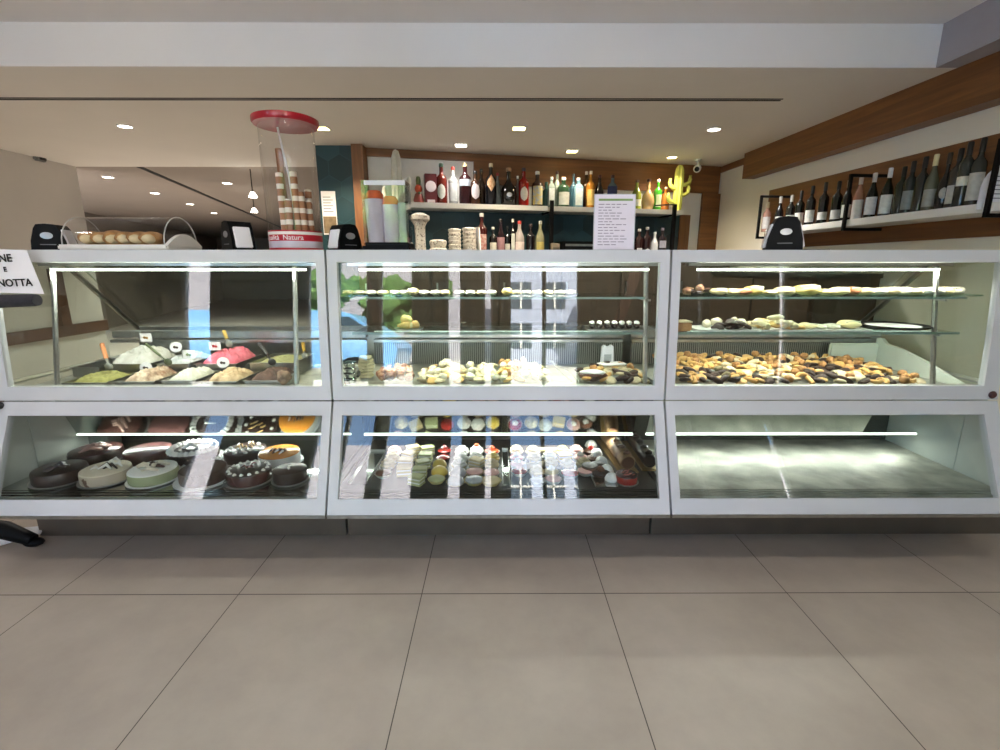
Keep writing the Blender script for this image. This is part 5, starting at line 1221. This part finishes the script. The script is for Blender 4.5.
def roll(px_, z, l, h, key, words, Y=2.27, rz=0, fill=None, d=.05):
    t = thing('bread_roll', words, 'roll', (XS(px_), Y, z), rz)
    bm = nb(); blob(bm, (0, 0, h*.5), (l*.46, d, h*.55), 3, .09, int(px_)); obj('crust', bm, rollm[key], t)
    bm = nb(); tube(bm, [(-l*.33, -d*.5, h*.85), (0, -d*.62, h*.98), (l*.33, -d*.5, h*.85)], .004, 6); obj('fold', bm, fill or rollm['white'], t)
tray('glass_tray', XS(681), XS(708), 2.2, 2.34, S1, M_traygl, 'greenish tray under the dark sweets, top right shelf')
g = random.Random(3)
for k in range(8):
    b_ = place('dark_round' if k % 2 else 'nut_ball', (XS(684+k*3), 2.23+g.uniform(0, .08), S1+.006+.012*(k % 3 == 1)), (g.uniform(-.4, .4), 0, k), 'on the top right shelf end')
tray('long_tray', XS(713), XS(964), 2.19, 2.36, S1, M_traygl, 'long greenish tray under the row of rolls, top right shelf')
seq = [(718, 'cream', .08, .03), (731, 'cream', .07, .026), (742, 'brown', .08, .026), (753, 'yellow', .09, .04), (768, 'cream', .07, .02), (783, 'cream', .10, .035), (805, 'yellow', .14, .045), (825, 'cream', .07, .025), (838, 'cream', .09, .034), (851, 'brown', .06, .034), (863, 'cream', .08, .03), (876, 'white', .08, .028), (888, 'cream', .07, .034), (900, 'white', .07, .034), (911, 'cream', .07, .03), (922, 'white', .07, .032), (932, 'white', .07, .034), (943, 'cream', .06, .034), (953, 'white', .06, .034)]
ordw = ['first', 'second', 'third', 'fourth', 'fifth', 'sixth', 'seventh', 'eighth', 'ninth', 'tenth', 'eleventh', 'twelfth', 'thirteenth', 'fourteenth', 'fifteenth', 'sixteenth', 'seventeenth', 'eighteenth', 'nineteenth', 'twentieth', 'twenty-first', 'twenty-second']
for k, (px_, key, l, h) in enumerate(seq): roll(px_, S1+.005, l, h, key, '%s bread roll, %s from the left on the long top shelf tray' % ({'cream': 'pale', 'brown': 'browned', 'yellow': 'yellow', 'white': 'white'}[key], ordw[k]))
# second shelf, right
p = XS(679); t = thing('sponge_block', 'tan block of cake at the left end of the second right shelf', 'cake', (p, 2.24, S2)); bm = nb(); box(bm, -.045, .045, -.04, .04, 0, .04, bev=.006); obj('crumb', bm, tan, t); bm = nb(); box(bm, -.045, .045, -.04, .04, .04, .046); obj('icing', bm, pale, t)
tray('plate', XS(695), XS(752), 2.19, 2.36, S2, M_white, 'white serving tray under the dark sweets, second right shelf')
for k in range(26):
    px_ = g.uniform(712, 752); place('dark_round' if g.random() < .7 else 'cream_ball', (XS(px_), g.uniform(2.2, 2.34), S2+.006+.035*max(0, 1-abs(px_-732)/18)*g.random()), (g.uniform(-.5, .5), g.uniform(-.5, .5), g.uniform(0, 6)), 'on the white tray of the second right shelf')
tray('plate', XS(756), XS(801), 2.19, 2.36, S2, M_white, 'white serving tray under the yellow pieces, second right shelf')
for k in range(30):
    px_ = g.uniform(758, 800); place('gold_round' if g.random() < .3 else 'pale_finger', (XS(px_), g.uniform(2.2, 2.34), S2+.006+.045*max(0, 1-abs(px_-772)/22)*g.random()), (g.uniform(-.5, .5), g.uniform(-.5, .5), g.uniform(0, 6)), 'on the tray of yellow pieces, second right shelf')
tray('plate', XS(804), XS(863), 2.19, 2.36, S2, M_white, 'white serving tray under the flat rolls, second right shelf')
for k, (px_, key, l, h) in enumerate([(811, 'cream', .09, .026), (823, 'white', .05, .02), (836, 'white', .07, .022), (853, 'cream', .1, .038)]): roll(px_, S2+.005, l, h, key, 'flat roll on the second right shelf, %s from the left' % ordw[k])
t = thing('mesh_plate', 'dark openwork plate at the right end of the second right shelf', 'plate', (XS(903), 2.3, S2))
bm = nb(); lathe(bm, [(.05, 0), (.13, .008), (.15, .02), (.145, .021), (.12, .012), (0, .008)], 30, wob=lambda a, i: 1+.02*math.cos(18*a)); obj('plate_body', bm, M_blackmetal, t)
bm = nb(); lathe(bm, [(.10, .013), (.11, .016), (.09, .016)], 24); obj('pastry_ring', bm, creamM, t)
# middle shelves
tray('long_tray', XS(341), XS(497), 2.19, 2.36, S1, M_traygl, 'long greenish tray on the top middle shelf, left one')
tray('long_tray', XS(501), XS(576), 2.19, 2.36, S1, M_traygl, 'shorter greenish tray on the top middle shelf, right one')
for k, px_ in enumerate((350, 361, 372, 384, 396, 406, 414, 425, 436, 446, 460, 471, 482, 492, 507, 516, 526, 537, 548, 560, 570)):
    key = 'yellow' if 505 < px_ < 520 else ('white' if k % 3 else 'cream'); roll(px_, S1+.005, .055, .02+.01*(px_ in (414, 507)), key, 'small flat roll on the top middle shelf, %s from the left' % ordw[k] if k < 22 else '')
t = thing('plate', 'small white plate of cone pastries on the second middle shelf', 'plate', (XS(409), 2.25, S2)); bm = nb(); lathe(bm, [(.03, 0), (.06, .004), (.068, .01), (.06, .008), (0, .006)], 24); obj('plate_body', bm, plateM, t); bm = nb(); lathe(bm, [(.061, .0085), (.066, .011), (.064, .0115)], 24); obj('plate_rim', bm, M_steel, t)
for k, (dx, dy, dz) in enumerate(((-.02, -.02, 0), (.012, -.015, 0), (-.012, .015, .02), (.0, -.012, .026))):
    t = thing('pastry_horn', 'golden pastry horn on the small plate, %s' % ('front left', 'front right', 'rear', 'topmost')[k], 'pastry', (XS(409)+dx, 2.25+dy, S2+.008+dz), k*.8)
    bm = nb(); lathe(bm, [(.006, 0), (.012, .02), (.015, .028), (.020, .045), (.022, .06), (.016, .062)], 14, M=Matrix.Translation((-.03, 0, .016)) @ Matrix.Rotation(R(90), 4, 'Y')); obj('shell', bm, gold, t)
    bm = nb(); blob(bm, (.032, 0, .016), (.012, .018, .016), 2, .1, k); obj('cream', bm, bei, t)
tray('silver_tray', XS(588), XS(643), 2.2, 2.36, S2, M_steel, 'silver tray of white-topped dark pastries on the second middle shelf')
for k in range(7):
    t = thing('glazed_eclair', 'dark eclair with white topping on the silver tray, %s from the left' % ordw[k], 'eclair', (XS(593+k*7.5), 2.27, S2+.0045), R(80)); bm = nb(); blob(bm, (0, 0, .014), (.05, .016, .014), 2, .04, k); obj('choux', bm, choc, t); bm = nb(); blob(bm, (0, 0, .028), (.042, .013, .009), 2, .15, k+9); obj('icing', bm, creamM, t)


# ------------------------------------------------------------------ view
vs = SC.view_settings; vs.view_transform = 'Standard'; vs.look = 'None'; vs.gamma = 1; vs.use_curve_mapping = False; vs.exposure = 0.62
SC.cycles.max_bounces = 10; SC.cycles.transparent_max_bounces = 16; SC.cycles.use_denoising = True
SC.cycles.sample_clamp_indirect = 6; SC.cycles.caustics_reflective = False; SC.cycles.caustics_refractive = False
